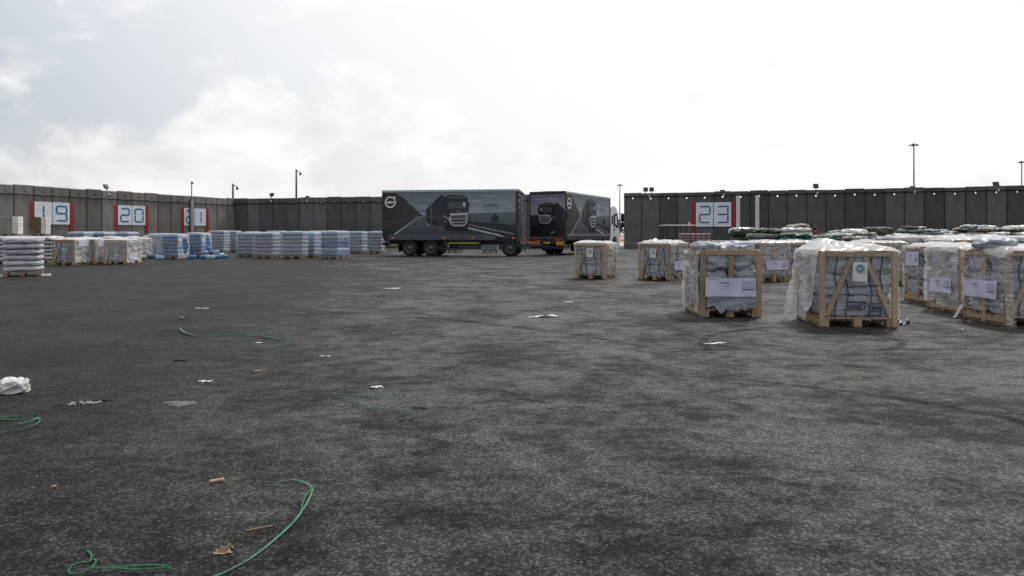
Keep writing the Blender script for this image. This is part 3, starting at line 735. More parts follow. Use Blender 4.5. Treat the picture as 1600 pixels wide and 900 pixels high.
def rearpic():
    rn = random.Random(4); L = []
    L.append(([(65, 95), (478, 95), (478, 225), (65, 225)], [(66, 70, 86), (62, 66, 80), (84, 88, 102), (80, 84, 100)]))
    L.append(([(65, 225), (478, 225), (478, 360), (65, 360)], [(80, 84, 100), (84, 88, 102), (94, 97, 110), (92, 96, 110)]))
    for k in range(8):
        y = rn.uniform(110, 320); x = rn.uniform(70, 300); L.append(([(x, y), (x + 60, y - 6), (x + 130, y + 3), (x + 50, y + 9)], rn.choice([(70, 74, 90), (98, 101, 114)])))
    L.append(([(65, 348), (478, 348), (478, 470), (65, 460)], [(38, 44, 56), (30, 34, 42), (24, 27, 34), (26, 30, 38)]))
    L.append(([(65, 345), (170, 343), (170, 350), (65, 352)], (92, 96, 104)))
    L.append(([(65, 455), (478, 465), (478, 606), (65, 606)], [(20, 23, 29), (18, 20, 25), (16, 18, 22), (20, 23, 30)]))
    L.append(([(65, 475), (160, 455), (160, 462), (65, 484)], (60, 63, 70)))
    m = lambda x: 65 + (942 - x) * .80 + 95
    L += [([(m(x), (y - 160) * .80 + 205) for x, y in p], tuple(int(q * .92) for q in c)) for p, c in cabpic()]
    L.append(([(300, 572), (355, 545), (372, 543), (330, 572)], (96, 99, 104)))
    return L
def print_part(name, polys, fn, parent):
    v, f, c = [], [], []
    for i, (p, cc) in enumerate(polys):
        b = len(v); v += [tuple(fn(x, y, i)) for x, y in p]; f.append(tuple(range(b, b + len(p))))
        cs = cc if isinstance(cc, list) else [cc] * len(p)
        for q in cs:
            gq = sum(q) / 3; q = [gq + (x - gq) * .62 for x in q]; q = [min(x, 96 + (x - 96) * .55) if x > 96 else x for x in q]
            c.append(srgb(*q, 1.85 * min(1.6, (max(q) / 55) ** .6)))
    me = bpy.data.meshes.new(name); me.from_pydata(v, [], f); me.update()
    at_ = me.color_attributes.new('Col', 'FLOAT_COLOR', 'POINT')
    at_.data.foreach_set('color', [q for col4 in c for q in col4])
    bm = bmesh.new(); bm.from_mesh(me); bmesh.ops.triangulate(bm, faces=bm.faces, ngon_method='EAR_CLIP'); bm.to_mesh(me); bm.free()
    return link(name, me, 'print', parent)

def wheel(parent, x, y, r=.5, w=.30, side=-1, steer=0, dish=True):
    root = thing_part('wheel', parent, (x, y, r), (0, 0, steer))
    h = w / 2
    MB().lathe([(r * .60, -h), (r * .80, -h * 1.04), (r * .95, -h * .96), (r, -h * .7), (r, h * .7), (r * .95, h * .96), (r * .8, h * 1.04), (r * .6, h)], 28, 'y').build('tyre', 'tyre', root, True)
    s = side
    MB().lathe([(r * .61, s * h * .98), (r * .57, s * h * .9), (r * .53, s * h * .30), (r * .34, s * h * .18), (r * .32, s * h * .62), (r * .20, s * h * .78), (r * .17, s * h * .98), (0, s * h)], 20, 'y').build('rim', 'rim', root, True)
    mb = MB()
    for k in range(10):
        a = R(36 * k); mb.lathe([(.022, 0), (.022, s * .05), (0, s * .055)], 6, 'y', (r * .43 * math.cos(a), s * h * .25, r * .43 * math.sin(a)))
    mb.build('wheel_nuts', 'steel_dk', root)
def thing_part(name, parent, loc, rot=(0, 0, 0)):     # a hub mesh that carries sub-parts
    o = MB().lathe([(.12, -.12), (.12, .12)], 10, 'y').build(name, 'steel_dk', parent); o.location = loc; o.rotation_euler = rot; return o

# ------------------------------------------------------------------ trailer
TL = 8.44
TR = thing('curtain_trailer', 'dark drawbar trailer with a printed lorry and coast road on its curtain', 'trailer', (-7.856, 43.44, 0), R(-8))
XP = lambda px: (px - 50) * TL / 1375
ZP = lambda py: (770 - py) / 163.0
MB().box((TL / 2, 0, 2.58), (TL - .02, 2.46, 2.86)).build('cargo_body', 'body_dk', TR, bevel=.02)
print_part('printed_curtain', roadpic(), lambda x, y, i: (XP(x) + .02 if x < 60 else XP(x) - .03, -1.240 - .0012 * i / 3, ZP(y)), TR)
text('logo_lettering', 'VOLVO', .115, 'ink', TR, (XP(142), -1.27, ZP(238)), (R(90), 0, 0), align='CENTER')
for s in (-1, 1):
    MB().box((TL / 2, s * 1.25, 3.985), (TL + .02, .07, .15)).build('roof_rail', 'roofrail', TR, bevel=.02)
MB().quadgrid([(x, y, 4.04 + .05 * math.cos(y * 1.2)) for x in (0.0, TL * .25, TL * .5, TL * .75, TL) for y in (-1.25, -.6, 0, .6, 1.25)], 5, 5).build('roof', 'roofrail', TR, True)
for x in (.05, TL - .05):
    for s in (-1, 1): MB().box((x, s * 1.243, 2.57), (.11, .06, 2.74)).build('corner_pillar', 'steel_dk', TR, bevel=.015)
MB().box((TL + .02, 0, 2.55), (.08, 2.4, 2.7)).build('front_bulkhead', 'body_dk', TR, bevel=.02)
MB().tube([(TL + .04, -1.2, 3.93), (TL + .04, 1.2, 3.93)], .09, 10).build('roof_roller', 'steel', TR, True)
for z, h in ((3.72, .16), (3.35, .22), (2.95, .12)): piece('front_lamp', (TL + .08, -1.14, z), (.05, .10, h), 'galv', TR)
MB().box((3.75, -1.262, 1.16), (6.7, .04, .34)).build('side_board', 'board_side', TR, bevel=.01)
for i in range(11): piece('buckle', (.62 + i * .63, -1.288, 1.33), (.07, .03, .12), 'steel_dk', TR)
MB().box((TL / 2, 0, 1.02), (TL - .1, 2.3, .16)).build('floor_frame', 'steel_dk', TR)
for s in (-.42, .42): MB().box((3.9, s, .84), (7.4, .10, .26)).build('chassis_rail', 'steel_dk', TR)
for x in (XP(165), XP(688), XP(980), XP(1385)): piece('marker_lamp', (x, -1.295, ZP(590)), (.15, .03, .08), 'orange', TR)
for x0, x1, z in ((XP(125), XP(205), .69), (XP(735), XP(1035), .80)): piece('reflective_strip', ((x0 + x1) / 2, -1.2, z), (x1 - x0, .03, .05), 'yellow', TR)
piece('underrun_bar', ((XP(690) + XP(1050)) / 2, -1.17, .80), (2.3, .03, .16), 'steel_dk', TR)
piece('underrun_bar', ((XP(690) + XP(1050)) / 2, -1.17, .45), (2.3, .05, .08), 'steel_dk', TR)
for x in (XP(700), XP(870), XP(1045)): piece('underrun_post', (x, -1.12, .68), (.07, .06, .6), 'steel_dk', TR)
MB().box((XP(935), -.75, .66), (1.35, .6, .5)).build('tool_box', 'body_dk', TR, bevel=.02)
MB().tube([(XP(735), -.8, .62), (XP(830), -.8, .62)], .2, 14).build('air_tank', 'steel_dk', TR, True)
MB().box((.06, 0, .72), (.12, 2.3, .14)).build('rear_bumper', 'steel_dk', TR)
for s in (-1, 1):
    piece('tail_lamp', (-.02, s * .9, .78), (.06, .4, .13), 'redlens', TR)
    for x in (1.73, 3.05): wheel(TR, x, s * 1.03, .49, .36, s)
    wheel(TR, 7.95, s * 1.03, .49, .36, s, R(10))
    for x in (1.73, 3.05, 7.95):
        mb = MB(); pts = []
        for k in range(11):
            a = R(200 - 22 * k); 
            for yy in (s * .84, s * 1.22): pts.append((x + .58 * math.cos(a), yy, .49 + .56 * math.sin(a)))
        mb.quadgrid(pts, 11, 2).build('mudguard', 'black', TR, True)
    for x in (1.05, 3.78, 8.62): piece('mudflap', (x, s * 1.03, .50), (.03, .38, .52), 'black', TR)
for x in (1.73, 3.05, 7.95): MB().tube([(x, -1, .49), (x, 1, .49)], .07, 8).build('axle', 'steel_dk', TR, True)
MB().lathe([(.5, 0), (.5, .08), (0, .08)], 20, c=(7.95, 0, .86)).build('turntable', 'steel_dk', TR)
# drawbar reaching the lorry's coupling, in trailer coordinates
hit = TR.matrix_basis.inverted() if False else (Matrix.Translation((-7.856, 43.44, 0)) @ Matrix.Rotation(R(-8), 4, 'Z')).inverted()
cp = hit @ Vector((2.36, 43.68, .62))
MB().bar((8.0, -.35, .62), (cp.x - .25, cp.y - .05, .62), .1, .14).bar((8.0, .35, .62), (cp.x - .25, cp.y + .05, .62), .1, .14).bar((cp.x - .35, cp.y, .62), (cp.x, cp.y, .62), .12, .12).build('drawbar', 'steel_dk', TR)
MB().tube([(TL + .05, .2, 1.2), (TL + .5, .35, .8), (cp.x - .2, cp.y + .2, 1.0)], .03, 6).build('air_hose', 'orange', TR, True)

# ------------------------------------------------------------------ lorry
LL = 8.6
TK = thing('curtain_lorry', 'white cab lorry with dark printed curtain body coupled ahead of the trailer', 'lorry', (2.266, 43.52, 0), R(63))
MB().box((LL / 2, 0, 2.58), (LL - .02, 2.46, 2.86)).build('cargo_body', 'body_dk', TK, bevel=.02)
print_part('printed_curtain', roadpic(), lambda x, y, i: (XP(x) * LL / TL + (.02 if x < 60 else -.03), -1.240 - .0012 * i / 3, ZP(y)), TK)
text('logo_lettering', 'VOLVO', .115, 'ink', TK, (XP(142), -1.27, ZP(238)), (R(90), 0, 0), align='CENTER')
print_part('printed_door', rearpic(), lambda x, y, i: (.003 - .0012 * i / 3, 1.2 - (x - 65) / 413 * 2.4, 3.93 - (y - 95) / 511 * 2.72), TK)
for s in (-1, 1): MB().box((LL / 2, s * 1.25, 3.985), (LL + .02, .07, .15)).build('roof_rail', 'roofrail' if s < 0 else 'steel_dk', TK, bevel=.02)
MB().box((-.02, 0, 4.0), (.14, 2.5, .14)).build('rear_header', 'steel_dk', TK, bevel=.03)
MB().quadgrid([(x, y, 4.04 + .05 * math.cos(y * 1.2)) for x in (0.0, LL * .25, LL * .5, LL * .75, LL) for y in (-1.25, -.6, 0, .6, 1.25)], 5, 5).build('roof', 'roofrail', TK, True)
for x in (.03, LL - .05):
    for s in (-1, 1): MB().box((x, s * 1.238, 2.57), (.10, .07, 2.74)).build('corner_pillar', 'steel_dk', TK, bevel=.015)
MB().box((LL / 2, -1.262, 1.10), (LL - .2, .04, .22)).build('side_board', 'steel_dk', TK, bevel=.01)
for i in range(17): piece('curtain_buckle', (.35 + i * .49, -1.29, 1.30), (.25, .03, .12), 'galv', TK)
MB().box((LL / 2 + .8, 0, .98), (LL + 1.4, 2.2, .14)).build('floor_frame', 'steel_dk', TK)
for s in (-.42, .42): MB().box((5.0, s, .80), (10.2, .10, .26)).build('chassis_rail', 'steel_dk', TK)
for s in (-1, 1):
    for x in (2.75, 4.1): wheel(TK, x, s * 1.03, .5, .46, s)
    wheel(TK, 9.75, s * 1.05, .5, .34, s)
    for x in (2.75, 4.1):
        pts = [(x + .6 * math.cos(R(195 - 21 * k)), yy, .5 + .57 * math.sin(R(195 - 21 * k))) for k in range(11) for yy in (s * .8, s * 1.24)]
        MB().quadgrid(pts, 11, 2).build('mudguard', 'black', TK, True)
    piece('mudflap', (2.0, s * 1.03, .48), (.03, .5, .5), 'black', TK)
MB().box((-.02, 0, .98), (.10, 2.4, .22)).build('rear_sill', 'steel_dk', TK)
MB().box((.05, 0, .50), (.12, 2.3, .16)).build('rear_bumper', 'steel_dk', TK)
for y in (-1.0, -.8, -.6, .65, .8, 1.0): piece('tail_lamp', (-.085, y, .99), (.04, .13, .12), 'redlens', TK)
for y in (-.9, .9): piece('marker_plate', (-.07, y, .76), (.03, .56, .24), 'hazard', TK)
piece('number_plate', (-.09, 0, .80), (.02, .5, .12), 'yellow', TK)
for x, w in ((5.4, .8), (6.6, 1.1), (7.7, .7)): MB().box((x, -.95, .68), (w, .5, .5)).build('fuel_tank', 'steel', TK, bevel=.06, seg=2)
MB().tube([(6.0, -1.2, .72), (8.4, -1.2, .72)], .04, 6).build('side_guard', 'steel', TK)
# cab
cabp = [(8.72, .85), (8.72, 2.9), (8.9, 3.35), (9.35, 3.5), (10.05, 3.38), (10.45, 2.95), (10.72, 2.2), (10.88, 1.5), (10.92, .75), (10.9, .45), (10.42, .42), (10.38, .75), (10.2, 1.06), (9.9, 1.17), (9.58, 1.17), (9.3, 1.06), (9.12, .75), (9.08, .5), (8.72, .5)]
MB().prism(cabp, -1.24, 1.24).build('cab', 'cab_w', TK, bevel=.03)
wp = [(9.45, 2.02), (9.45, 2.9), (10.2, 2.88), (10.48, 2.62), (10.62, 1.95), (10.2, 1.82)]
wi = MB().prism(wp, -1.262, -1.235).build('side_window', 'glass', TK)
MB().prism([(9.72, 2.1), (9.72, 2.75), (10.15, 2.75), (10.1, 2.0)], -1.268, -1.262).build('pane', 'led', wi)
MB().prism([(8.95, 2.1), (8.95, 2.75), (9.32, 2.75), (9.32, 2.1)], -1.26, -1.235).build('sleeper_window', 'glass', TK)
mb = MB(); mb.quadgrid([(10.5 + (.0 if z > 2.5 else .22) + .012, y, z) for z in (2.85, 2.05) for y in (-1.1, 0, 1.1)], 2, 3).build('windscreen', 'glass', TK)
MB().prism([(9.35, 1.55), (9.35, 2.0), (9.38, 2.0), (9.38, 1.55)], -1.25, -1.236).build('door_seam', 'steel_dk', TK)
piece('door_handle', (9.55, -1.26, 1.72), (.26, .04, .07), 'black', TK)
for z, h in ((2.62, .62), (2.05, .38)): MB().box((10.72, -1.52, z), (.16, .26, h)).build('mirror', 'black', TK, bevel=.04)
MB().tube([(10.5, -1.2, 2.95), (10.7, -1.45, 2.98), (10.7, -1.5, 1.85), (10.6, -1.22, 1.8)], .03, 6).build('mirror_arm', 'black', TK, True)
piece('bumper_lamp', (10.93, -.95, .7), (.05, .4, .2), 'led', TK)
for z in (.55, .95): piece('step', (9.1, -1.2, z), (.3, .12, .05), 'steel_dk', TK)

# ------------------------------------------------------------------ pallets, crates and loads
def pallet_pieces(root, w, d, mat='wood', h=.135):
    """every board and block its own piece"""
    bh = h - .044
    for i in range(3):
        for j in range(3): piece('block', ((i - 1) * (w / 2 - .06), (j - 1) * (d / 2 - .06), .02 + bh / 2), (.11, .11, bh), mat, root)
        piece('bottom_board', ((i - 1) * (w / 2 - .06), 0, .01), (.11, d, .02), mat, root)
    n = 6
    for i in range(n): piece('deck_board', (0, -d / 2 + .055 + i * (d - .11) / (n - 1), h - .012), (w, .10, .022), mat, root)
def pallet_low(root, w, d, mat='wood_old', h=.14):
    mb = MB()
    for i in range(3):
        for j in range(3): mb.box(((i - 1) * (w / 2 - .06), (j - 1) * (d / 2 - .06), .03 + (h - .06) / 2), (.11, .12, h - .064))
        mb.box(((i - 1) * (w / 2 - .06), 0, .011), (.11, d, .022))
    for i in range(6): mb.box((0, -d / 2 + .055 + i * (d - .11) / 5, h - .013), (w, .12, .024))
    return mb.build('pallet', mat, root)
def frame_at(corner, rz, w, d, anchor):
    """root location so that the front-right / front-left bottom corner stands on the given ground point"""
    ux = Vector((math.cos(rz), math.sin(rz), 0)); uy = Vector((-math.sin(rz), math.cos(rz), 0))
    return corner + uy * d / 2 + ux * (w / 2 if anchor == 'FL' else -w / 2)

def label_sheet(root, c, w, h, face, seed, big=False):
    """creased paper label; face: 'F' front (-y) or 'L','R'"""
    if face == 'F': ux, n = Vector((1, 0, 0)), Vector((0, -1, 0)); rot = (R(90), 0, 0)
    elif face == 'L': ux, n = Vector((0, -1, 0)), Vector((-1, 0, 0)); rot = (R(90), 0, R(-90))
    else: ux, n = Vector((0, 1, 0)), Vector((1, 0, 0)); rot = (R(90), 0, R(90))
    uz = Vector((0, 0, 1)); p0 = Vector(c) - ux * w / 2 - uz * h / 2
    sh = sheet('label', p0, ux, uz, w, h, n, seed, .010, 'paper_l', root, 14, 8)
    # printed lines: emblem dot, heading and rows of small print
    mb = MB()
    def q(a0, a1, b0, b1):
        pts = []
        for a in (a0, a1):
            for b in (b0, b1): pts.append(p0 + ux * a * w + uz * b * h + n * .014)
        mb.quadgrid([pts[0], pts[1], pts[2], pts[3]], 2, 2)
    q(.04, .20, .92, .95); q(.345, .47, .72, .77); q(.345, .46, .55, .57); q(.37, .43, .44, .46)
    for b in (.80, .70, .60, .50): q(.72, .97, b, b + .02)
    q(.72, .97, .36, .42)
    k = len(mb.v); cc = p0 + ux * .31 * w + uz * .745 * h + n * .014
    mb.v += [tuple(cc + ux * .02 * w * math.cos(R(60 * i)) + uz * .02 * w * math.sin(R(60 * i))) for i in range(6)]; mb.f.append(tuple(range(k, k + 6)))
    mb.build('print', 'ink_soft', sh)

def crate(label, corner, anchor, rz, w, d, h, seed, front='A', left=None, right=None, lab=None, films='', top='white', bags=None, textf=False, flare=.0, group='timber framed tent crates', name='tent_crate', tag_sheet=False):
    """timber crate on a pallet with strapped tent bags. face kinds: A = two leaning braces, M = middle post and plastic sheet"""
    rz = R(rz); root = thing(name, label, 'crate', frame_at(corner, rz, w, d, anchor), rz, group)
    rnd = random.Random(seed)
    P = .078
    pallet_pieces(root, w - .05, d - .05)
    z0 = .137
    for sx in (-1, 1):
        for sy in (-1, 1): piece('post', (sx * (w / 2 - P / 2), sy * (d / 2 - .02), (h - .02) / 2 + .002), (P, .04, h - .024), 'wood', root)
    for sy in (-1, 1): piece('top_rail', (0, sy * (d / 2 - .022), h - .045), (w - 2 * P - .006, .036, .085), 'wood', root)
    for sx in (-1, 1): piece('top_rail', (sx * (w / 2 - .022), 0, h - .047), (.036, d - .09, .085), 'wood', root)
    for sx in (-1, 1): piece('bottom_rail', (sx * (w / 2 - .014), 0, .075), (.02, d - .09, .07), 'wood', root) if rnd.random() < .6 else None
    def brace(face, kind):
        if face in 'FB':
            sy = -1 if face == 'F' else 1; y = sy * (d / 2 - .012)
            if kind == 'A':
                for s in (-1, 1):
                    a, b = Vector((s * (w / 2 - P - .02), y, z0 + .02)), Vector((s * .09, y, h - .10)); dv = b - a
                    piece('brace', (a + b) / 2, (.062, .022, dv.length), 'wood', root, (0, math.atan2(dv.x, dv.z), 0))
            else: piece('mid_post', (0, y - sy * .004, (h - .10) / 2 + .002), (.08, .03, h - .104), 'wood', root)
        else:
            sx = -1 if face == 'L' else 1; x = sx * (w / 2 - .012)
            if kind == 'A':
                for s in (-1, 1):
                    a, b = Vector((x, s * (d / 2 - P - .02), z0 + .02)), Vector((x, s * .09, h - .10)); dv = b - a
                    piece('brace', (a + b) / 2, (.022, .062, dv.length), 'wood', root, (-math.atan2(dv.y, dv.z), 0, 0))
            else: piece('mid_post', (x - sx * .004, 0, (h - .10) / 2 + .002), (.03, .08, h - .104), 'wood', root)
    other = 'M' if front == 'A' else 'A'
    for fc, kd in (('F', front), ('B', front), ('L', left or other), ('R', right or other)): brace(fc, kd)
    # bags: run along the A-face direction, two side by side seen from the M side, three layers
    bw, bd = w - .10, d - .10; nl = 3; lh = (h - z0 - .03) / nl
    for k in range(nl):
        for s in (-1, 1):
            ex = rnd.uniform(-.02, .02)
            if front == 'A': dims, c = (bw, bd / 2 - .005, lh * 1.06), (ex, s * bd / 4, z0 + lh * (k + .5))
            else: dims, c = (bw / 2 - .005, bd, lh * 1.06), (s * bw / 4, ex, z0 + lh * (k + .5))
            pillow('tent_bag', c, dims, seed + k * 3 + s, bags or 'tent', root, 7. if bags != 'tarp' else 5., .018 if bags != 'tarp' else .034, 19)
    # dark straps round the bags
    for q in (-.28, -.14, .16, .30) if front == 'A' else (-.26, .2):
        x = q * w; pts = []
        if front == 'A':
            for i in range(9): pts.append((x + .02 * math.sin(i * 1.3 + seed), -bd / 2 - .016, z0 + (h - z0 - .06) * i / 8))
            MB().tube(pts, .010, 5).build('strap', 'strap_dark', root)
        else:
            for sx in (-1, 1):
                y = q * d
                MB().tube([(sx * (bw / 2 + .016), y + .02 * math.sin(i * 1.3 + seed), z0 + (h - z0 - .06) * i / 8) for i in range(9)], .010, 5).build('strap', 'strap_dark', root)
    # plastic
    H = h - .16
    for fc in films.split():
        f, kind = fc[0], fc[1]
        mat = {'c': 'film_clear', 'm': 'film_milky', 'h': 'film_haze', 't': 'tarp', 'g': 'film_haze'}[kind]
        amp = {'c': .006, 'm': .05, 'h': .02, 't': .045, 'g': .03}[kind]
        off = .010 if kind == 't' else .026 if kind == 'c' else .006
        zlo = (.13 if kind == 't' else .16) if kind in 'tg' else .10; ztop = .44 if kind == 't' else h - .02
        if f == 'F': a = ((-w / 2 + (.09 if kind == 't' else 0), -d / 2 - off, zlo), (1, 0, 0), (0, -1, 0), w - (.18 if kind == 't' else 0))
        elif f == 'L': a = ((-w / 2 - off, d / 2, zlo), (0, -1, 0), (-1, 0, 0), d)
        elif f == 'R': a = ((w / 2 + off, -d / 2, zlo), (0, 1, 0), (1, 0, 0), d)
        sheet('tarpaulin' if kind == 't' else 'film', a[0], a[1], (0, 0, 1), a[3], ztop - zlo, a[2], seed * 1.7 + ord(f), amp, mat, root, 34, 34, hem=.14 if kind in 'mtg' else 0, fn=(lambda a_, b_: flare * (1 - b_) ** 1.7) if kind == 'm' else None)
    if top == 'white': drape('top_film', w, d, h, seed, 'film_white', root, .06, .055, hangs=(1, 1, .25, 1), peak=(rnd.uniform(-.3, .1), rnd.uniform(-.1, .3), .04))
    elif top == 'lumpy': drape('top_film', w, d, h, seed, 'film_white', root, .10, .085, hangs=(1.4, 1, .15, 1), peak=(-.22, .10, .09))
    elif top == 'bags':
        for k in range(3): pillow('tent_bag', ((k - 1) * w * .29, rnd.uniform(-.1, .1), h + .02), (w * .42, d * .72, .17), seed + 31 + k, 'bag_g', root, 3., .03, 17)
    if lab:
        for face, cx, cz, lw, lh_ in lab:
            c = (cx, -d / 2 - (.062 if 'Ft' in films else .035), cz) if face == 'F' else ((-w / 2 - .04, cx, cz) if face == 'L' else (w / 2 + .04, cx, cz))
            label_sheet(root, c, lw, lh_, face, seed)
    if tag_sheet:
        sh = sheet('paper_tag', (-.11, -d / 2 - .044, h * .60), (1, 0, 0), (.05, 0, 1), .20, .27, (0, -1, 0), seed, .006, 'paper_w', root, 8, 8)
        if textf:
            mb = MB()
            for k in range(7):
                a0 = R(51 * k); mb.tube([(-.005 + (.025 + .035 * t) * math.cos(a0 + 1.5 * t), -d / 2 - .058, h * .60 + .185 + (.025 + .035 * t) * math.sin(a0 + 1.5 * t)) for t in (0, .33, .66, 1)], .006, 5)
            mb.build('emblem', 'ink_blue', sh)
        else:
            mb = MB()
            for z in (.72, .76, .80): mb.box((0, -d / 2 - .056, h * z), (.13, .002, .018))
            mb.build('print', 'ink_blue', sh)
    return root, z0, lh, bw, bd

C = []
r4, z0, lh, bw, bd = crate('timber tent crate with FAMILY TENT bag and a paper tag with round emblem', gp(1281, 511), 'FL', -5, 1.06, 1.0, 1.08, 4, 'A', films='Fc Lm Rh', top='lumpy', textf=True, tag_sheet=True, flare=.17)
fy = -bd / 2 - .068
text('lettering', 'FAMILY TENT', .080, 'ink', r4, (-.17, fy, z0 + lh * .38), (R(90), 0, 0), .10, .0042)
for s, x, z, sz in (('GEOMETRIC', -.14, .66, .04), ('ALL SEASON', -.13, .55, .026), ('16.0 m2', .17, .30, .03)): pass
mb = MB()
for x0, x1, zz, hh in ((-.14, .10, .72, .030), (-.13, .03, .585, .018), (.17, .27, .66, .026), (.15, .28, .29, .022), (-.13, .01, .10, .014), (.05, .28, .10, .026)):
    n = max(2, int((x1 - x0) / .022))
    for k in range(n): mb.box((x0 + (x1 - x0) * (k + .5) / n, fy, z0 + lh * zz), ((x1 - x0) / n * .7, .002, hh))
for k in range(9): mb.box((-.14 + k * .046, fy + .002, z0 + lh * 1.42 + k * .003), (.038, .002, .022))
mb.build('small_print', 'ink', r4)
crate('timber tent crate with a wide lilac label over grey sheeting and bags heaped on top', gp(1095, 496), 'FL', -1, .955, 1.06, 1.07, 3, 'M', films='Ft Lm', bags='tarp', top='bags', lab=[('F', -.03, .48, .78, .29)])
crate('small lone timber tent crate standing nearest the lorry cab', gp(948, 436.3), 'FR', -26, 1.02, .98, 1.06, 1, 'A', films='Fc Rm', top='white', tag_sheet=True)
crate('timber tent crate turned corner-on in front of the buggy', gp(1047, 438.6), 'FR', -43, 1.06, 1.0, 1.06, 2, 'A', films='Fc Rg', top='lumpy', tag_sheet=True, lab=[('R', 0, .42, .7, .26)])
crate('timber tent crate with knotted film on top and a label, behind the bag-topped crate', gp(1234, 440), 'FR', 6, .86, 1.0, 1.08, 5, 'M', films='Fg', top='white', lab=[('F', .05, .46, .62, .26)])
crate('timber tent crate mostly hidden behind the bag-topped crate', gp(1112, 432), 'FL', 0, 1.1, 1.0, 1.12, 15, 'A', films='Fc', top=None)
crate('timber tent crate with leaning braces hidden partly by the FAMILY TENT crate', gp(1229, 435), 'FL', 2, 1.06, 1.0, 1.08, 6, 'A', films='Fc', top='white', tag_sheet=True, bags='water_g')
crate('timber tent crate standing behind the FAMILY TENT crate, its film trailing on the asphalt', gp(1419, 445.5), 'FR', 0, 1.08, 1.0, 1.10, 7, 'A', films='Fh', top='white')
crate('timber tent crate with a high-placed label, last of three crates set in file', gp(1458, 476), 'FL', -1, 1.06, .98, 1.08, 8, 'A', films='Lg Fc', top='white', lab=[('L', .12, .84, .44, .27)])
crate('middle one of three timber tent crates set in file, film hanging over its side', gp(1500, 491), 'FL', -1, 1.06, .92, 1.09, 9, 'A', films='Lm Fc', top='white', lab=[('L', .0, .45, .6, .26)])
r10 = crate('timber tent crate with a long strip of clear film trailing from its corner post', gp(1571, 510), 'FL', -1, 1.06, .94, 1.08, 10, 'A', films='Lg Fc', top='white', lab=[('L', .02, .50, .74, .26)])[0]
pillow('sack', (-.30, .1, 1.16), (.50, .60, .20), 71, 'bag_g', r10, 2.6, .03, 12)
sheet('trailing_film', (-.59, -.50, .01), (.9, -.3, 0), (.0, .0, 1), .12, 1.07, (-.4, -1, 0), 12, .05, 'film_haze', r10, 14, 40, fn=lambda a, b: .16 * (1 - b) ** 2 + .05 * math.sin(9 * a + 2 * b) * (1 - b))
sheet('trailing_film', (-.66, .52, .008), (0, -1, 0), (.55, 0, .8), .07, .26, (-1, 0, 0), 21, .01, 'film_white', r10, 8, 12)
# left row of crates
crate('timber tent crate with dark interior, next to the pale wrapped bales', gp(116, 414.5), 'FR', -5, 1.04, 1.0, 1.10, 21, 'A', films='Rm', top='white', lab=[('R', 0, .93, .6, .25)])
crate('timber tent crate with a slipped label, second of the row beside the bales', gp(148, 413), 'FR', -3, 1.0, 1.0, 1.10, 22, 'A', films='Rm', top='white', lab=[('R', 0, .92, .66, .28)])
crate('timber tent crate with a low label, last of the row towards the torn water pallets', gp(197, 413), 'FR', -4, 1.04, 1.05, 1.08, 23, 'A', films='Fh Rm', top='white', lab=[('R', 0, .34, .72, .30)])
crate('timber tent crate half hidden behind the row beside the bales', gp(219, 405), 'FR', -3, 1.04, 1.05, 1.12, 24, 'A', films='Fh Rm', top='white')
crate('dark timber tent crate between the row of crates and the torn water pallets', gp(247, 399), 'FR', 0, 1.04, 1.05, 1.20, 25, 'A', films='Fh', top='white', bags='tarp')
crate('timber tent crate in the second row, behind the dark-interior crate', gp(134, 404), 'FR', -3, 1.04, 1.0, 1.12, 26, 'A', films='Rm', top='white')
crate('timber tent crate in the second row, behind the slipped-label crate', gp(176, 403), 'FR', -3, 1.04, 1.0, 1.14, 27, 'A', films='Rm', top='white')

_lay = {}
def layer_mesh(w, d, h, var, per=.28, amp=.012):
    key = (round(w, 2), round(d, 2), round(h, 3), var)
    if key in _lay: return _lay[key]
    mb = MB(); n = 96; rc = .05; prof = [(0, -.06), (.10, -.012), (.3, .006), (.7, .008), (.9, -.010), (1, -.06)]
    per_pts = []
    L = [(w - 2 * rc, (1, 0)), (d - 2 * rc, (0, 1)), (w - 2 * rc, (-1, 0)), (d - 2 * rc, (0, -1))]
    cs = [(-w / 2 + rc, -d / 2), (w / 2, -d / 2 + rc), (w / 2 - rc, d / 2), (-w / 2, d / 2 - rc)]
    ns = [(0, -1), (1, 0), (0, 1), (-1, 0)]
    for (l, dr), c, nn in zip(L, cs, ns):
        m = int(l / .045)
        for i in range(m + 1):
            s = l * i / m
            o = amp * (abs(math.sin(math.pi * s / per)) ** .5 - 1) + .004 * math.cos(2 * math.pi * s / .09)
            per_pts.append((c[0] + dr[0] * s, c[1] + dr[1] * s, nn, o, s))
    pts = []
    for x, y, nn, o, s in per_pts:
        for t, b in prof:
            q = o + b + .012 * nz(x * 3 + var * 7, y * 3, t + var, 1.5)
            pts.append((x + nn[0] * q, y + nn[1] * q, h * t))
    N, K = len(per_pts), len(prof)
    mb.quadgrid(pts, N, K, True)
    mb.f.append(tuple(i * K + K - 1 for i in range(N))); mb.f.append(tuple(i * K for i in range(N))[::-1])
    me = mb.mesh('layer'); me.polygons.foreach_set('use_smooth', [True] * len(me.polygons)); _lay[key] = me
    return me
_mm = {}
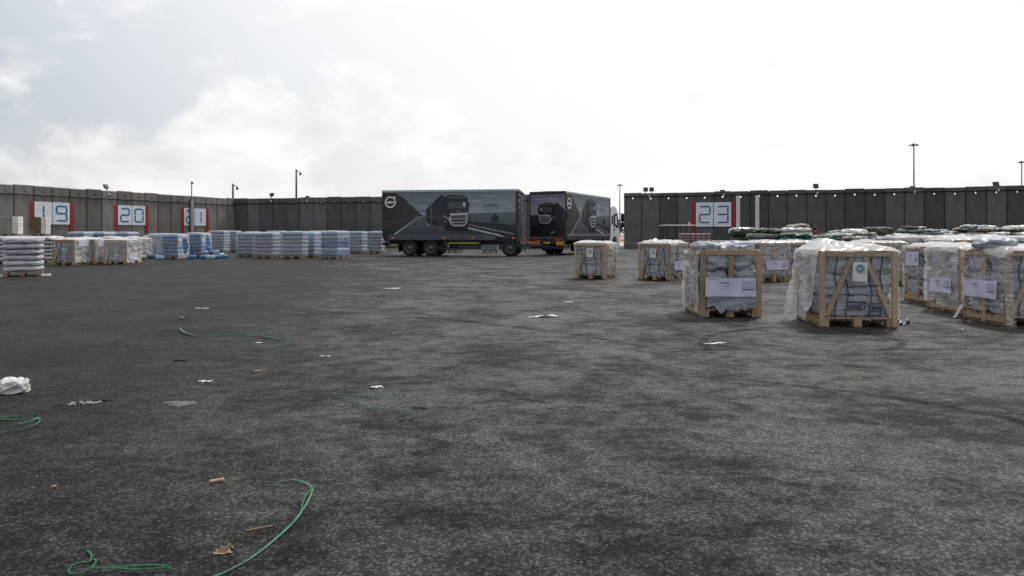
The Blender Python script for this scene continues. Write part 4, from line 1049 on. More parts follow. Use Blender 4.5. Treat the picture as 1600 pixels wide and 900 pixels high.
def water_pallet(label, corner, rz, w, d, h, seed, nl=6, mats=('water_g',) * 5 + ('water',), film='h', anchor='FR', group='shrink-wrapped water pallets', torn=False, z=0., name='water_pallet', right='h'):
    rz = R(rz); loc = frame_at(corner, rz, w, d, anchor); loc.z = z
    root = thing(name, label, 'water pallet', loc, rz, group)
    pallet_low(root, w - .03, d - .03)
    lh = (h - .14) / nl; rnd = random.Random(seed)
    for k in range(nl):
        var = rnd.randrange(3); mt = mats[k % len(mats)]
        key = (round(w, 2), round(d, 2), round(lh, 3), var, mt)
        if key not in _mm:
            me = layer_mesh(w - .02, d - .02, lh, var).copy(); me.materials.append(M[mt]); _mm[key] = me
        o = bpy.data.objects.new('pack_layer', _mm[key]); col.objects.link(o); o.parent = root; o.location = (rnd.uniform(-.012, .012), rnd.uniform(-.012, .012), .142 + lh * k)
    drape('top_film', w, d, h + .01, seed, 'film_haze', root, .07, .025, .012, 22)
    if film: sheet('film', (-w / 2, -d / 2 - .010, .12), (1, 0, 0), (0, 0, 1), w, (h - .14) * (.80 if film == 'h' else 1), (0, -1, 0), seed, .008, {'h': 'film_grey', 'm': 'film_milky'}[film], root, 14, 20, hem=.05, fn=lambda a_, b_: -.016 * (1 - abs(math.sin(math.pi * b_ * nl * (.80 if film == 'h' else 1))) ** .4))
    if right: sheet('film', (w / 2 + .012, -d / 2, .12), (0, 1, 0), (0, 0, 1), d, h - .14, (1, 0, 0), seed + 5, .018, {'h': 'film_haze', 'm': 'film_milky'}[right], root, 14, 20, hem=.05)
    if torn:
        hole = lambda a, b: (abs(a - .5) / .34) ** 1.3 + (abs(b - .54) / .44) ** 1.15 < 1 + .2 * nz(a * 5, b * 5, seed)
        sheet('torn_film', (w / 2 + .02, -d / 2 - .02, .05), (0, 1, 0), (0, 0, 1), d + .04, h - .05, (1, 0, 0), seed + 9, .05, 'film_milky', root, 56, 56, hem=.1, hole=hole,
              fn=lambda a, b: .12 * math.exp(-((abs(a - .5) / .36 + abs(b - .52) / .46 - 1) / .16) ** 2))
    return root
B6 = ('water_b',) * 5 + ('water',); W6 = ('water',) * 6
water_pallet('water pallet with its side film torn open, first of the two torn ones', gp(277, 405), -2, .86, 1.15, 1.34, 41, 6, B6, 'h', torn=True, right=None)
water_pallet('torn water pallet with loose blue packs spilled at its foot', gp(314, 403), -2, .86, 1.15, 1.40, 42, 6, B6, 'h', torn=True, right=None)
water_pallet('blue water pallet with a loose film flap, tucked behind the first torn pallet', gp(258, 401.5), -2, 1.0, 1.1, 1.35, 43, 6, B6, 'm', right=None)
water_pallet('water pallet standing back behind the spilled packs', gp(350, 395), -2, 1.15, 1.0, 1.58, 44, 7)
water_pallet('narrow water pallet in the back row, beside the one behind the spilled packs', gp(369, 394), -2, .9, 1.0, 1.58, 45, 7)
water_pallet('water pallet at the near end of the row running from the spill towards the trailer', gp(397, 401.5), -2, 1.05, 1.0, 1.42, 46, 6)
water_pallet('grey wrapped water pallet with bright side, second in the row from the spill', gp(426, 403.5), -3, 1.1, 1.15, 1.42, 47, 6)
water_pallet('broad grey wrapped water pallet, third in the row from the spill', gp(473, 404), -2, 1.18, .95, 1.47, 48, 6)
water_pallet('narrow blue water pallet with white side, fourth in the row from the spill', gp(491, 402.5), -12, .9, 1.1, 1.44, 49, 6, W6, 'h')
water_pallet('rounded deep blue water pallet at the trailer end of the row', gp(527, 404.5), -22, 1.12, 1.15, 1.50, 50, 6, ('water_b', 'water', 'water_b', 'water_b', 'water', 'water'), 'h', right='h')
water_pallet('water pallet set apart in the back row near the trailer', gp(565, 396), -14, 1.05, .95, 1.52, 51, 6)
water_pallet('water pallet partly hidden by the trailer\'s rear end', gp(596, 396.5), -4, .95, .95, 1.52, 52, 6)
water_pallet('back-row water pallet between the grey and the broad wrapped pallets', gp(441, 396), -2, 1.1, 1.0, 1.55, 53, 7, right='m')
water_pallet('back-row water pallet just behind the narrow blue one', gp(505, 396), -2, 1.1, 1.0, 1.55, 54, 7, right='m')
water_pallet('back-row water pallet behind the near end of the row from the spill', gp(402, 394), -2, 1.1, 1.0, 1.52, 57, 7, right='m')
water_pallet('water pallet seen through the gap under the trailer, by its tool box', gp(722, 394.5), 0, 1.1, 1.0, 1.3, 55, 6)
water_pallet('water pallet seen under the trailer just behind its front wheel', gp(778, 395), 0, 1.1, 1.0, 1.3, 56, 6, W6)
# second-row stacks behind the left crates
water_pallet('blue topped water pallet behind the crates, nearest the dark wooden pallets', gp(131, 400.5), -10, 1.2, 1.0, 1.46, 61, 6, W6)
water_pallet('blue topped water pallet behind the crates, in the middle of three', gp(162, 400), -10, 1.2, 1.0, 1.46, 62, 6, B6)
water_pallet('blue topped water pallet behind the crates, nearest the torn pallets', gp(200, 398.5), -10, 1.3, 1.0, 1.46, 63, 6, W6)

# loose packs
def pack(label, p, rz, ry=0., mat='water_b', z=0.):
    me = layer_mesh(.40, .27, .21, 1, .135, .01).copy(); me.materials.clear(); me.materials.append(M[mat])
    root = link('water_pack', me); root.location = (p.x, p.y, z + .004); root.rotation_euler = (0, ry, rz)
    return tag(root, label, 'water pack', 'loose blue water packs')
pack('single blue water pack standing on the asphalt between the torn pallets', gp(300, 404.5), .2)
pack('blue water pack lying by the pallet with the loose film flap', gp(241, 404), -.1)
pack('blue water pack lying beside the first torn pallet, close to another', gp(250, 405.5), .3, mat='water')
for i, (x, y, zz, mt) in enumerate(((318, 404.5, 0, 'water_b'), (329, 405, 0, 'water'), (339, 404.5, 0, 'water_b'), (349, 403.5, 0, 'water_b'), (334, 402, 0, 'water_b'), (345, 401, 0, 'water'), (322, 403.2, .212, 'water'), (331, 403.2, .212, 'water_b'), (338, 402.8, .212, 'water'), (325, 403, .424, 'water_b'))):
    pack('blue water pack in the heap spilled from the torn pallet', gp(x, y), i * .23, 0, mt, zz)

# pale wrapped bales (rounded layers)
def bale_pallet(label, corner, rz, w, d, h, seed, nl=6, anchor='FR', mat='bale', z=0., group='pale wrapped bale pallets'):
    rz = R(rz); loc = frame_at(corner, rz, w, d, anchor); loc.z = z
    root = thing('bale_pallet', label, 'bale pallet', loc, rz, group)
    pallet_low(root, w - .05, d - .05)
    lh = (h - .14) / nl; rnd = random.Random(seed)
    for k in range(nl): pillow('bale', (rnd.uniform(-.01, .01), 0, .14 + lh * (k + .5)), (w - .02, d - .02, lh * 1.0), seed + k, mat, root, 3.8, .014, 15)
    sheet('film', (-w / 2, -d / 2 - .005, .10), (1, 0, 0), (0, 0, 1), w, h - .13, (0, -1, 0), seed, .006, 'film_clear', root, 16, 24)
    drape('top_film', w - .05, d - .05, h + .0, seed, 'film_milky', root, .08, .02, .02, 18)
    return root
r = bale_pallet('pale lavender bale pallet standing alone in front of the crate row', gp(67, 431), 31, 1.06, 1.0, 1.20, 81, 6)
for s in (-1, 1): sheet('film_scrap', (s * .62 - .12, -.62, .004), (1, 0, 0), (0, -.5, .5), .26, .16, (0, -1, 0), 9 + s, .03, 'film_white', r, 8, 8)
bale_pallet('pale bale pallet behind the lone lavender one, farther from the crates', gp(9, 413), -2, 1.3, 1.1, 1.2, 82)
bale_pallet('pale bale pallet between the lone lavender one and the crate row', gp(76, 411), -6, 1.3, 1.1, 1.2, 83)
bale_pallet('pale bale pallet carrying the tall white carton stack', gp(30, 407), -4, 1.4, 1.1, 1.22, 84)
bale_pallet('pale bale pallet carrying the lower brown carton stack', gp(72, 406.5), -4, 1.4, 1.1, 1.22, 85)
def carton_stack(label, loc, rz, w, d, h, z, seed, nx=3, ny=3, nl=5, mats=('box_br', 'box_w'), group='carton stacks', name='carton_stack', top=None):
    root = thing(name, label, 'carton stack', (loc.x, loc.y, z), R(rz), group)
    pallet_low(root, w, d, 'wood_old', .12)
    lh = (h - .12) / nl
    for k in range(nl):
        for i in range(nx):
            for j in range(ny):
                if 0 < i < nx - 1 and 0 < j < ny - 1 and k < nl - 1: continue
                piece('carton', (-w / 2 + w * (i + .5) / nx, -d / 2 + d * (j + .5) / ny, .122 + lh * (k + .5)), (w / nx - .012, d / ny - .012, lh - .008), mats[1] if i == nx - 1 else mats[0], root)
    if top: drape('top_film', w, d, h, seed, 'film_white', root, .16, .05, .02, 22)
    sheet('film', (w / 2 + .01, -d / 2, .06), (0, 1, 0), (0, 0, 1), d, h - .06, (1, 0, 0), seed, .012, 'film_haze', root, 12, 18)
    return root
carton_stack('tall white sided carton stack on top of the bales near number 19', at(18, 35.2), 18, .80, .70, 1.0, 1.225 + .02, 91)
carton_stack('brown carton stack on top of the bales, overlapping number 19 sign', at(63, 35.0), 18, .72, .66, .96, 1.225 + .02, 92, mats=('wood_dark', 'box_w'))
def pallet_pile(label, p, n, z, rz):
    root = thing('empty_pallets', label, 'pallets', (p.x, p.y, z), R(rz))
    for k in range(n): q = pallet_low(root, 1.2, 1.0, 'wood_dark'); q.location = (.02 * (k % 2), 0, k * .145)
pallet_pile('pile of dark empty wooden pallets behind the crate row', at(90, 38.5), 9, 0, -8)

# ------------------------------------------------------------------ right-hand store: blankets, sacks, cartons
def stack(label, loc, rz, layers, w, d, seed, group='blanket pallets', z=0., e=4., top=None, name='blanket_pallet', cat='blanket pallet', extra=0):
    root = thing(name, label, cat, (loc.x, loc.y, z), R(rz), group)
    pallet_low(root, w - .1, d - .1); zz = .14; rnd = random.Random(seed)
    for k, (mt, t) in enumerate(layers):
        pillow('bundle', (rnd.uniform(-.02, .02), rnd.uniform(-.02, .02), zz + t / 2), (w * rnd.uniform(.95, 1.03), d, t * 1.07), seed + k, mt, root, e, .03, 15); zz += t
    if top: drape('top_film', w * .9, d * .9, zz, seed, top, root, .14, .05, .02, 22)
    for k in range(extra):
        mt = rnd.choice(('bag_w', 'bl_grey', 'bl_beige', 'bl_dark', 'bag_g', 'bag_g', 'bag_w'))
        pillow('loose_bundle', (rnd.uniform(-.36, .36) * w, rnd.uniform(-.3, .3) * d, zz + rnd.uniform(.0, .03)), (rnd.uniform(.5, .9), rnd.uniform(.4, .7), rnd.uniform(.09, .17)), seed * 3 + k, mt, root, 2.6, .04, 11, rnd.uniform(0, 3))
    return root
G = 'bl_green'
stack('dark green blanket pallet beside the number 23 sign, white film on top', at(1164, 31), 0, [('bl_dark', .36)] * 4, 1.2, 1.1, 101, top='film_milky')
stack('round grey blanket pallet topped with green patterned cloth', at(1193, 24.6), 0, [('tarp', .34), ('tarp', .34), ('tarp', .36), ('bl_grey', .18), (G, .18)], 1.12, 1.1, 102, e=3.)
stack('teal sheeted blanket pallet with green patterned cloth', at(1240, 24), 0, [('teal', .40), ('teal', .40), ('teal', .28), (G, .12)], 1.06, 1.1, 103, e=4)
r = stack('white and beige sacks piled behind the teal sheeted pallet', at(1244, 26.8), 0, [('bag_w', .34), ('bag_w', .34), ('bag_w', .34), ('bag_w', .26), ('bag_w', .16)], 1.0, 1.0, 104, e=3.5, name='sack_pallet', cat='sack pallet')
pillow('sack', (.06, 0, 1.64), (.8, .6, .16), 9, 'bl_beige', r, 2.5, .03, 12)
stack('low green patterned blanket pallet in front of the standing person', at(1290, 26), 0, [('bl_dark', .42), ('bl_dark', .42), (G, .3)], 1.3, 1.1, 105, e=3, extra=2)
stack('green patterned blanket pallet beside the standing person', at(1316, 29), 0, [('bl_dark', .45), ('bl_dark', .45), (G, .35)], 1.4, 1.1, 106, e=3, extra=2)
r = stack('green blanket pallet with a white sack lying on it', at(1346, 28), 0, [('bl_dark', .42), ('bl_dark', .42), (G, .34)], 1.4, 1.1, 107, e=3, extra=2)
pillow('sack', (-.3, 0, 1.42), (1.0, .6, .2), 19, 'bag_w', r, 3, .03, 12)
stack('tall dark green blanket pallet rising above its neighbours', at(1371, 30), 0, [('bl_dark', .5), ('bl_dark', .5), ('bl_dark', .48)], 1.05, 1.1, 108, e=5)
stack('purple and white patterned blanket pallet behind the FAMILY TENT crate', at(1348, 22.5), 0, [('bl_purple', .34)] * 3, 1.1, 1.0, 109, e=4, extra=2)
stack('dark blue and white patterned blanket pallet beside the purple one', at(1384, 22), 0, [('bl_purple', .36)] * 3, .9, 1.0, 110, e=4, extra=2)
stack('white topped blanket pallet under the wall, past the tall dark green one', at(1402, 32), 0, [('bl_dark', .4), ('bl_dark', .4), ('bl_grey', .34)], 1.5, 1.2, 111, top='film_white', e=4, extra=3)
stack('pale green grey blanket heap, highest by the wall', at(1424, 34), 0, [('bl_grey', .44), ('bl_grey', .42), ('bl_grey', .4), ('bl_grey', .22)], 1.1, 1.1, 112, e=3, extra=3)
stack('wide pale grey blanket heap beside the highest one', at(1462, 34), 0, [('bl_grey', .42), ('bl_grey', .4), ('bl_grey', .34), ('tarp', .18)], 2.0, 1.1, 113, e=3, extra=3)
stack('dark red blanket pallet with white film in the middle of the store', at(1463, 28), 0, [('bl_red', .4), ('bl_red', .4), ('bl_red', .26)], 1.6, 1.1, 114, e=4, extra=3)
stack('grey blanket pallet with a white film top next to the dark red one', at(1507, 28.5), 0, [('tarp', .4), ('tarp', .4), ('bag_g', .28)], 1.5, 1.1, 115, e=4, top='film_white', extra=3)
stack('beige and brown blanket heap under the wall', at(1528, 33), 0, [('bl_beige', .46), ('bl_beige', .44), ('bl_beige', .42), ('bl_beige', .2)], 2.1, 1.2, 116, e=3, extra=3)
stack('blue-grey wrapped blanket pallet in front of the beige heap', at(1553, 29), 0, [('water_g', .4), ('water_g', .4), ('water_g', .36)], 1.6, 1.1, 117, e=4, extra=3)
stack('brown blanket heap under the wall, beyond the beige one', at(1592, 33), 0, [('bl_red', .46), ('bl_red', .44), ('bl_beige', .42), ('bl_beige', .18)], 2.0, 1.2, 118, e=3, extra=3)
stack('green patterned blanket pallet standing in front of the brown heap', at(1598, 29), 0, [('bl_dark', .4), ('bl_dark', .4), (G, .38)], 1.6, 1.1, 119, e=4, extra=3)
stack('white filmed blanket pallet under the wall between grey and beige heaps', at(1494, 33.5), 0, [('bl_grey', .42), ('bl_grey', .42), ('bl_beige', .36)], 1.4, 1.1, 120, e=3.5, top='film_white', extra=3)
for i, (x, d, w, lab, mt) in enumerate(((1420, 20.5, 1.05, 'purple grey carton pallet under white film, first behind the crates in file', ('box_p', 'box_p')), (1460, 20.2, 1.0, 'purple grey carton pallet under white film, second behind the crates in file', ('box_p', 'box_w')),
        (1506, 20.6, 1.1, 'white wrapped carton pallet between the purple grey ones', ('box_w', 'box_w')), (1556, 20.0, 1.15, 'purple grey carton pallet under white film with reddish edges', ('box_p', 'box_br')), (1603, 20.4, 1.1, 'carton pallet with mixed white and purple sides, last of its row', ('box_w', 'box_p')))):
    carton_stack(lab, at(x, d), 2, w, 1.0, 1.22, 0, 130 + i, 4, 3, 5, mt, 'carton pallets behind the crates', 'carton_pallet', 'film_white')
r = crate('timber crate glimpsed behind the crates in file, in front of carton pallets', gp(1568, 455), 'FR', 0, 1.2, 1.0, 1.18, 33, 'A', films='', top='white')
# pink packs
root = thing('pink_pack_pallet', 'two tier pallet of pink shrink-wrapped packs in front of the number 23 sign', 'pack pallet', at(1085, 25.3), R(4))
pallet_low(root, .95, .95)
for k in range(5):
    s = .84 if k < 3 else 1.0
    for i in range(5):
        for j in (0, 1, 2):
            piece('pack', ((i - 2) * .19 * s, (j - 1) * .30 * s, .142 + .245 * (k + .5)), (.175 * s, .28 * s, .225), 'pink', root, bevel=.03)
    piece('seam', (0, 0, .142 + .245 * k + .005), (.93 * s, .90 * s, .012), 'box_w', root)

# ------------------------------------------------------------------ buggy under a white roof
p = at(1058, 45.5)
root = thing('utility_buggy', 'open utility buggy with a flat white roof and orange beacon', 'buggy', p, R(8))
MB().box((0, 0, 1.93), (2.1, 1.25, .07)).build('roof', 'cab_w', root, bevel=.03, seg=2)
for x, xt in ((-.9, -.8), (.15, .05), (.95, .85)):
    for y in (-.5, .5): MB().tube([(x, y, .6), (xt, y, 1.9)], .03, 8).build('roof_post', 'black', root)
MB().prism([(-1.15, .3), (-1.15, .75), (-.7, .8), (-.55, .42), (.1, .42), (.15, .72), (1.1, .75), (1.15, .3)], -.6, .6).build('body', 'cab_w', root, bevel=.03)
for x in (.0, .6): MB().box((x + .1, 0, .80), (.45, 1.05, .12)).build('seat', 'black', root, bevel=.03)
MB().box((.36, 0, 1.05), (.1, 1.05, .42)).build('backrest', 'black', root, bevel=.03)
MB().tube([(-.62, -.25, .8), (-.42, -.25, 1.08)], .02, 6).build('steering_column', 'black', root)
st = MB().tube([(-.42 + .05 * math.sin(R(30 * k)), -.25 + .18 * math.cos(R(30 * k)), 1.08 + .15 * math.sin(R(30 * k))) for k in range(12)], .015, 6, True).build('steering_wheel', 'black', root)
for x in (-.8, .8):
    for s in (-1, 1): wheel(root, x, s * .52, .24, .2, s)
MB().lathe([(.07, 0), (.07, .12), (.04, .17), (0, .18)], 10, c=(.85, 0, 1.965)).build('beacon', 'orange', root, True)

# ------------------------------------------------------------------ person standing among the pallets
p = at(1274, 33.0); hgt = 1.66
vs = {'pel': (0, 0, .92), 'wst': (0, 0, 1.10), 'chs': (0, 0, 1.30), 'nk': (0, 0, 1.44), 'hd1': (0, -.01, 1.52), 'hd2': (0, -.01, 1.62), 'sl': (-.17, 0, 1.37), 'el': (-.24, .02, 1.10), 'wl': (-.23, -.08, .87), 'hl': (-.22, -.10, .79), 'sr': (.17, 0, 1.37), 'er': (.24, .02, 1.10), 'wr': (.23, -.08, .87), 'hr': (.22, -.10, .79),
      'tl': (-.10, 0, .86), 'kl': (-.11, -.02, .48), 'al': (-.11, .02, .09), 'fl': (-.12, -.13, .04), 'tr': (.10, 0, .86), 'kr': (.11, -.02, .48), 'ar': (.11, .02, .09), 'fr': (.12, -.13, .04)}
rad = {'pel': .15, 'wst': .14, 'chs': .155, 'nk': .06, 'hd1': .085, 'hd2': .095, 'sl': .07, 'el': .05, 'wl': .035, 'hl': .035, 'sr': .07, 'er': .05, 'wr': .035, 'hr': .035, 'tl': .09, 'kl': .06, 'al': .045, 'fl': .04, 'tr': .09, 'kr': .06, 'ar': .045, 'fr': .04}
ed = [('pel', 'wst'), ('wst', 'chs'), ('chs', 'nk'), ('nk', 'hd1'), ('hd1', 'hd2'), ('chs', 'sl'), ('sl', 'el'), ('el', 'wl'), ('wl', 'hl'), ('chs', 'sr'), ('sr', 'er'), ('er', 'wr'), ('wr', 'hr'), ('pel', 'tl'), ('tl', 'kl'), ('kl', 'al'), ('al', 'fl'), ('pel', 'tr'), ('tr', 'kr'), ('kr', 'ar'), ('ar', 'fr')]
names = list(vs); me = bpy.data.meshes.new('person'); me.from_pydata([vs[n] for n in names], [(names.index(a), names.index(b)) for a, b in ed], []); me.update()
tmp = bpy.data.objects.new('tmp', me); col.objects.link(tmp)
sk = tmp.modifiers.new('s', 'SKIN'); sk.use_smooth_shade = True
for i, n in enumerate(names): me.skin_vertices[0].data[i].radius = (rad[n], rad[n] * (.75 if n in ('pel', 'wst', 'chs') else 1)); me.skin_vertices[0].data[i].use_root = n == 'pel'
tmp.modifiers.new('u', 'SUBSURF').levels = 1
bm_ = bpy.data.meshes.new_from_object(tmp.evaluated_get(bpy.context.evaluated_depsgraph_get())); bpy.data.objects.remove(tmp)
bm_.materials.clear()
for k in ('jacket', 'skin', 'trouser'): bm_.materials.append(M[k])
for q in bm_.polygons:
    z = q.center.z; q.material_index = 1 if (z > 1.45 or (z < .84 and abs(q.center.x) > .17)) else (0 if z > .84 else 2)
body = link('person', bm_); body.location = p; body.rotation_euler = (0, 0, R(35)); tag(body, 'person in a dark red jacket standing among the blanket pallets by the wall', 'person')
MB().lathe([(0, .155), (.06, .14), (.10, .08), (.108, .02), (.10, -.02)], 14, c=(0, .012, 1.565)).build('hair', 'hair', body, True)
MB().lathe([(0, .03), (.014, .01), (.016, -.012), (0, -.02)], 8, 'y', c=(0, -.115, 1.565)).build('nose', 'skin', body, True)
for s in (-1, 1): MB().lathe([(0, -.012), (.012, 0), (0, .006)], 8, 'y', c=(s * .035, -.098, 1.59)).build('eye', 'ink', body)
MB().box((0, -.104, 1.525), (.045, .01, .009)).build('mouth', 'jacket', body)

# ------------------------------------------------------------------ litter on the asphalt
def ribbon(label, strands, r=.0055, seed=0):
    root = None
    for k, (pts, mat) in enumerate(strands):
        P_ = [gp(x, y) for x, y in pts]; Q = []
        n = len(P_)
        for i in range(n - 1):       # Catmull-Rom through the points
            p0, p1, p2, p3 = P_[max(i - 1, 0)], P_[i], P_[i + 1], P_[min(i + 2, n - 1)]
            for s in range(10):
                t = s / 10
                q = .5 * ((2 * p1) + (p2 - p0) * t + (2 * p0 - 5 * p1 + 4 * p2 - p3) * t * t + (3 * p1 - p0 - 3 * p2 + p3) * t ** 3)
                q.z = r + .004 + .006 * k + .022 * max(0, nz(q.x * 2 + seed, q.y * 2, k, 1.3)); Q.append(q)
        Q.append(P_[-1] + Vector((0, 0, r)))
        if root is None: root = thing('plastic_strap', label, 'strap', (Q[0].x, Q[0].y, 0), 0, 'green plastic straps on the asphalt')
        C_ = [q - Vector((root.location.x, root.location.y, 0)) for q in Q]
        tb = MB().tube(C_, r * 1.15, 6)
        tb.v = [(v[0], v[1], C_[i // 6].z + (v[2] - C_[i // 6].z) * .35) for i, v in enumerate(tb.v)]     # flat band
        tb.build('strand', mat, root)
ribbon('long green plastic strap bent back sharply into a hook', [([(232, 518), (262, 516), (282, 517), (296, 524), (320, 527), (350, 525), (390, 525), (430, 530), (463, 535)], 'strap_green'), ([(345, 524), (400, 526), (440, 534), (463, 538), (440, 542), (400, 548), (362, 554)], 'strap_green'), ([(282, 516), (288, 523), (306, 526)], 'strap_pale')], .0085, 1)
ribbon('green plastic strap loop beside the white plastic lump', [([(-20, 655), (20, 658), (45, 656), (61, 655), (58, 665), (35, 674), (-20, 681)], 'strap_green'), ([(30, 666), (50, 660), (60, 656)], 'strap_pale'), ([(-20, 660), (10, 656), (50, 652), (58, 651)], 'strap_green')], .006, 2)
ribbon('two faint green straps lying side by side in the open middle', [([(512, 616), (545, 618), (575, 621), (600, 624), (632, 620)], 'strap_green'), ([(522, 621), (545, 627), (570, 636), (600, 644), (640, 648)], 'strap_green')], .0055, 3)
ribbon('pale green strap sweeping in a long curve', [([(434, 756), (455, 753), (472, 756), (486, 764), (487, 775), (480, 792), (462, 817), (435, 843), (400, 870), (360, 893), (330, 906)], 'strap_pale'), ([(487, 768), (474, 786), (468, 808), (440, 838)], 'strap_green')], .0043, 4)
ribbon('dark green strap curled into a small loop', [([(136, 862), (143, 870), (140, 880), (128, 881), (113, 886), (107, 896), (120, 899), (140, 892), (150, 880), (146, 876)], 'strap_green'), ([(140, 893), (180, 893), (220, 895), (268, 891)], 'strap_green'), ([(139, 896), (180, 897), (230, 894), (262, 893)], 'strap_green')], .0038, 5)
def scrap(name, label, cat, x, y, w, l, rz, mat, seed, amp=.02, n=12, group=None):
    """crumpled flat scrap"""
    pts = []
    for i in range(n):
        for j in range(n):
            a, b = i / (n - 1) - .5, j / (n - 1) - .5
            k = 1 + .5 * nz(a * 3 + seed, b * 3, seed, 1.5)
            pts.append((a * l * k, b * w * k * (1 - .6 * abs(a)), .004 + amp * max(0, .2 + fbm(a * 2 + seed, b * 2, seed, 1.6, 3))))
    o = MB().quadgrid(pts, n, n).build(name, mat, None, True); o.location = gp(x, y); o.rotation_euler = (0, 0, R(rz))
    return tag(o, label, cat, group)
scrap('paper_scrap', 'long crumpled strip of white paper between the lorry and the open yard', 'paper', 848, 495.5, .12, .48, 8, 'paper_w', 3, .03)
scrap('paper_scrap', 'narrow white paper strip in front of the bag-topped crate', 'paper', 1117, 537, .07, .28, 22, 'paper_w', 5, .01)
scrap('paper_scrap', 'thin pale paper strip lying far out in the yard towards the trailer', 'paper', 610, 451, .10, .55, 6, 'paper_w', 7, .02)
scrap('paper_scrap', 'small white paper chip on the open ground before the lone crate', 'paper', 887, 472, .09, .18, 0, 'paper_w', 9, .01)
scrap('paper_scrap', 'small pinkish paper strip between the hooked strap and the open yard', 'paper', 508, 557, .03, .11, 5, 'paper_w', 11, .01)
scrap('paper_scrap', 'torn white paper bit just above the pair of faint straps', 'paper', 588, 606, .06, .10, 30, 'paper_w', 13, .02)
scrap('paper_scrap', 'little white paper bit above the pale cement patch', 'paper', 321, 596.5, .05, .10, 0, 'paper_w', 15, .01)
scrap('paper_scrap', 'tiny white chip inside the bend of the hooked strap', 'paper', 405, 536, .04, .08, 10, 'paper_w', 17, .01)
scrap('paper_scrap', 'tiny white chip near the foot of the film-trailing crate', 'paper', 1502, 515, .03, .07, 10, 'paper_w', 18, .01)
scrap('paper_scrap', 'pale flat scrap far out near the single bale pallet', 'paper', 316, 482, .08, .20, 10, 'paper_w', 19, .01)
scrap('plastic_scrap', 'shiny grey plastic scrap at the foot of the FAMILY TENT crate', 'plastic', 1404, 506, .22, .26, 40, 'tarp', 23, .14)
# white plastic lump
pillow('plastic_lump', (0, 0, 0), (.27, .17, .12), 8, 'bag_w', None, 1.8, .034, 28, 0, 13.)
o = bpy.context.scene.objects['plastic_lump']; o.location = gp(20, 612) + Vector((0, 0, .045)); tag(o, 'crumpled white plastic lump lying on the dark asphalt', 'plastic')
def stick(name, label, cat, x, y, l, w, t, rz, mat, seed=0):
    o = MB().box((0, 0, t / 2 + .002), (l, w, t)).build(name, mat, None, bevel=min(t, w) * .2); 
    for v in o.data.vertices: v.co += Vector((0, .004 * nz(v.co.x * 40, seed, 0), 0)); v.co.y += v.co.x ** 2 * .1
    o.location = gp(x, y); o.rotation_euler = (0, 0, R(rz)); return tag(o, label, cat)
stick('wood_chip', 'pale splintered wood chip above the sweeping strap', 'wood chip', 339, 753, .07, .02, .013, 30, 'wood', 1)
stick('wood_chip', 'tiny pale wood chip on bare ground above the small curled strap', 'wood chip', 84, 762, .022, .012, .01, 50, 'wood', 2)
stick('wood_chip', 'small pale wood sliver above the cement patch', 'wood chip', 402, 580.5, .05, .02, .01, 5, 'wood', 3)
stick('wood_stick', 'pale curved wood stick lying in front of the water pallet row', 'stick', 517, 417.5, .62, .06, .035, 0, 'wood', 4)
stick('wood_stick', 'thin pale stick lying on bare asphalt in front of the FAMILY TENT crate', 'stick', 1335, 592, .012, .14, .008, 30, 'wood', 5)
stick('wood_stick', 'dry twig beside the sweeping strap', 'stick', 405, 827, .11, .006, .006, 28, 'card', 6)
stick('wood_chip', 'small wood block near the plain end of the hooked strap', 'wood chip', 283, 499, .06, .05, .04, 12, 'card', 8)
stick('wood_stick', 'short dark stick lying flat above the cement patch', 'stick', 281, 564, .12, .02, .012, 5, 'stone_dk', 9)
scrap('cardboard_scrap', 'crumpled brown cardboard scrap beside the sweeping strap', 'cardboard', 350, 863, .045, .07, 10, 'card', 31, .03)
# broken mortar strip, tarry crumbs and cement patch
def rubble(name, label, cat, x, y, l, w, n, seed, mats, zs=.025, rz=0):
    root = thing(name, label, cat, gp(x, y), R(rz)); rn = random.Random(seed)
    me = [pillow_mesh(1, .8, .5, s + seed, 3., .12, 5) for s in range(3)]
    for k in range(n):
        mt = rn.choice(mats); q = rn.choice(me).copy(); q.materials.append(M[mt])
        o = bpy.data.objects.new('fragment', q); col.objects.link(o); o.parent = root
        s = rn.uniform(.4, 1) * zs; a = rn.uniform(-.5, .5)
        o.location = (a * l, rn.gauss(0, .3) * w * (1 - abs(a)), s * .2); o.scale = (s * rn.uniform(1, 2.2), s * rn.uniform(.8, 1.3), s); o.rotation_euler = (0, 0, rn.uniform(0, 6))
rubble('broken_mortar', 'strip of broken pale mortar with tarry edges near the white lump', 'rubble', 130, 631, .22, .07, 46, 2, ['stone', 'stone', 'stone', 'stone_dk'], .030, 14)
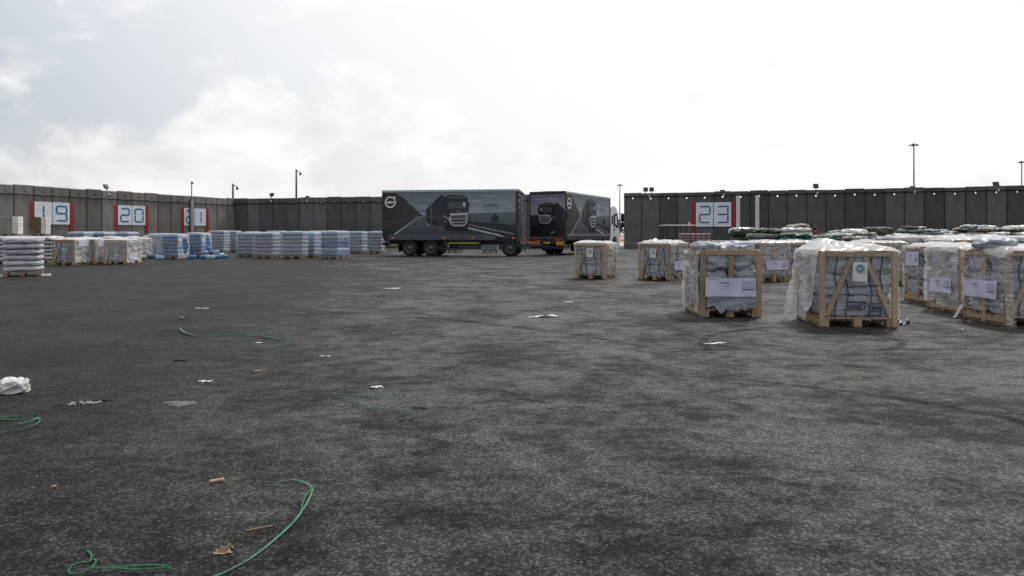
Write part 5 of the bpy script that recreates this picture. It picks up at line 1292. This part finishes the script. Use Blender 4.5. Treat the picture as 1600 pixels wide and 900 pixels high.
rubble('tar_crumbs', 'dark tar crumbs continuing from the strip of broken mortar', 'rubble', 160, 626, .14, .05, 18, 6, ['stone_dk'], .024, 10)
rubble('tar_crumbs', 'dark tar crumbs just right of the two faint straps', 'rubble', 655, 638, .12, .08, 18, 3, ['stone_dk'], .020)
rubble('tar_crumbs', 'dark tar crumbs below the two faint straps', 'rubble', 632, 657, .12, .07, 14, 4, ['stone_dk'], .018)
mb = MB(); cpt = [(.10 * math.cos(a) * (1 + .9 * nz(math.cos(a), math.sin(a), 3, 2)), .08 * math.sin(a) * (1 + .9 * nz(math.cos(a), math.sin(a), 9, 2)), .007 + .002 * math.sin(a * 3)) for a in [R(15 * k) for k in range(24)]]
mb.v = cpt + [(0, 0, .010)] + [(x * 1.1, y * 1.1, .0) for x, y, z in cpt]
mb.f = [(k, (k + 1) % 24, 24) for k in range(24)] + [(25 + k, 25 + (k + 1) % 24, (k + 1) % 24, k) for k in range(24)]
o = mb.build('cement_patch', 'cement', None, True); o.location = gp(281, 631); tag(o, 'small pale cement splash stuck on the asphalt', 'cement patch')
# loose grit: nobody could count it
rn = random.Random(11); mb = MB()
for k in range(1800):
    y = 400 + 500 * rn.random() ** .8; x = rn.uniform(-60, 1660); p = gp(x, y)
    s = rn.choice((.002, .003, .004, .005, .008)) * (1 if y > 520 else 1.6); b = len(mb.v); a = rn.uniform(0, 6)
    for q in ((1, 0, 0), (0, 1, 0), (-1, 0, 0), (0, -1, 0)): mb.v.append((p.x + s * (q[0] * math.cos(a) - q[1] * math.sin(a)) * rn.uniform(.7, 1.3), p.y + s * (q[0] * math.sin(a) + q[1] * math.cos(a)) * rn.uniform(.7, 1.3), .0005))
    mb.v.append((p.x, p.y, s * .9 + .001)); mb.f += [(b, b + 1, b + 4), (b + 1, b + 2, b + 4), (b + 2, b + 3, b + 4), (b + 3, b, b + 4)]
o = mb.build('grit', plain('loose_grit', (.11, .107, .10, 1), .9, .7, 60, 0)); o['kind'] = 'stuff'; tag(o, 'loose grit scattered over the asphalt', 'grit')
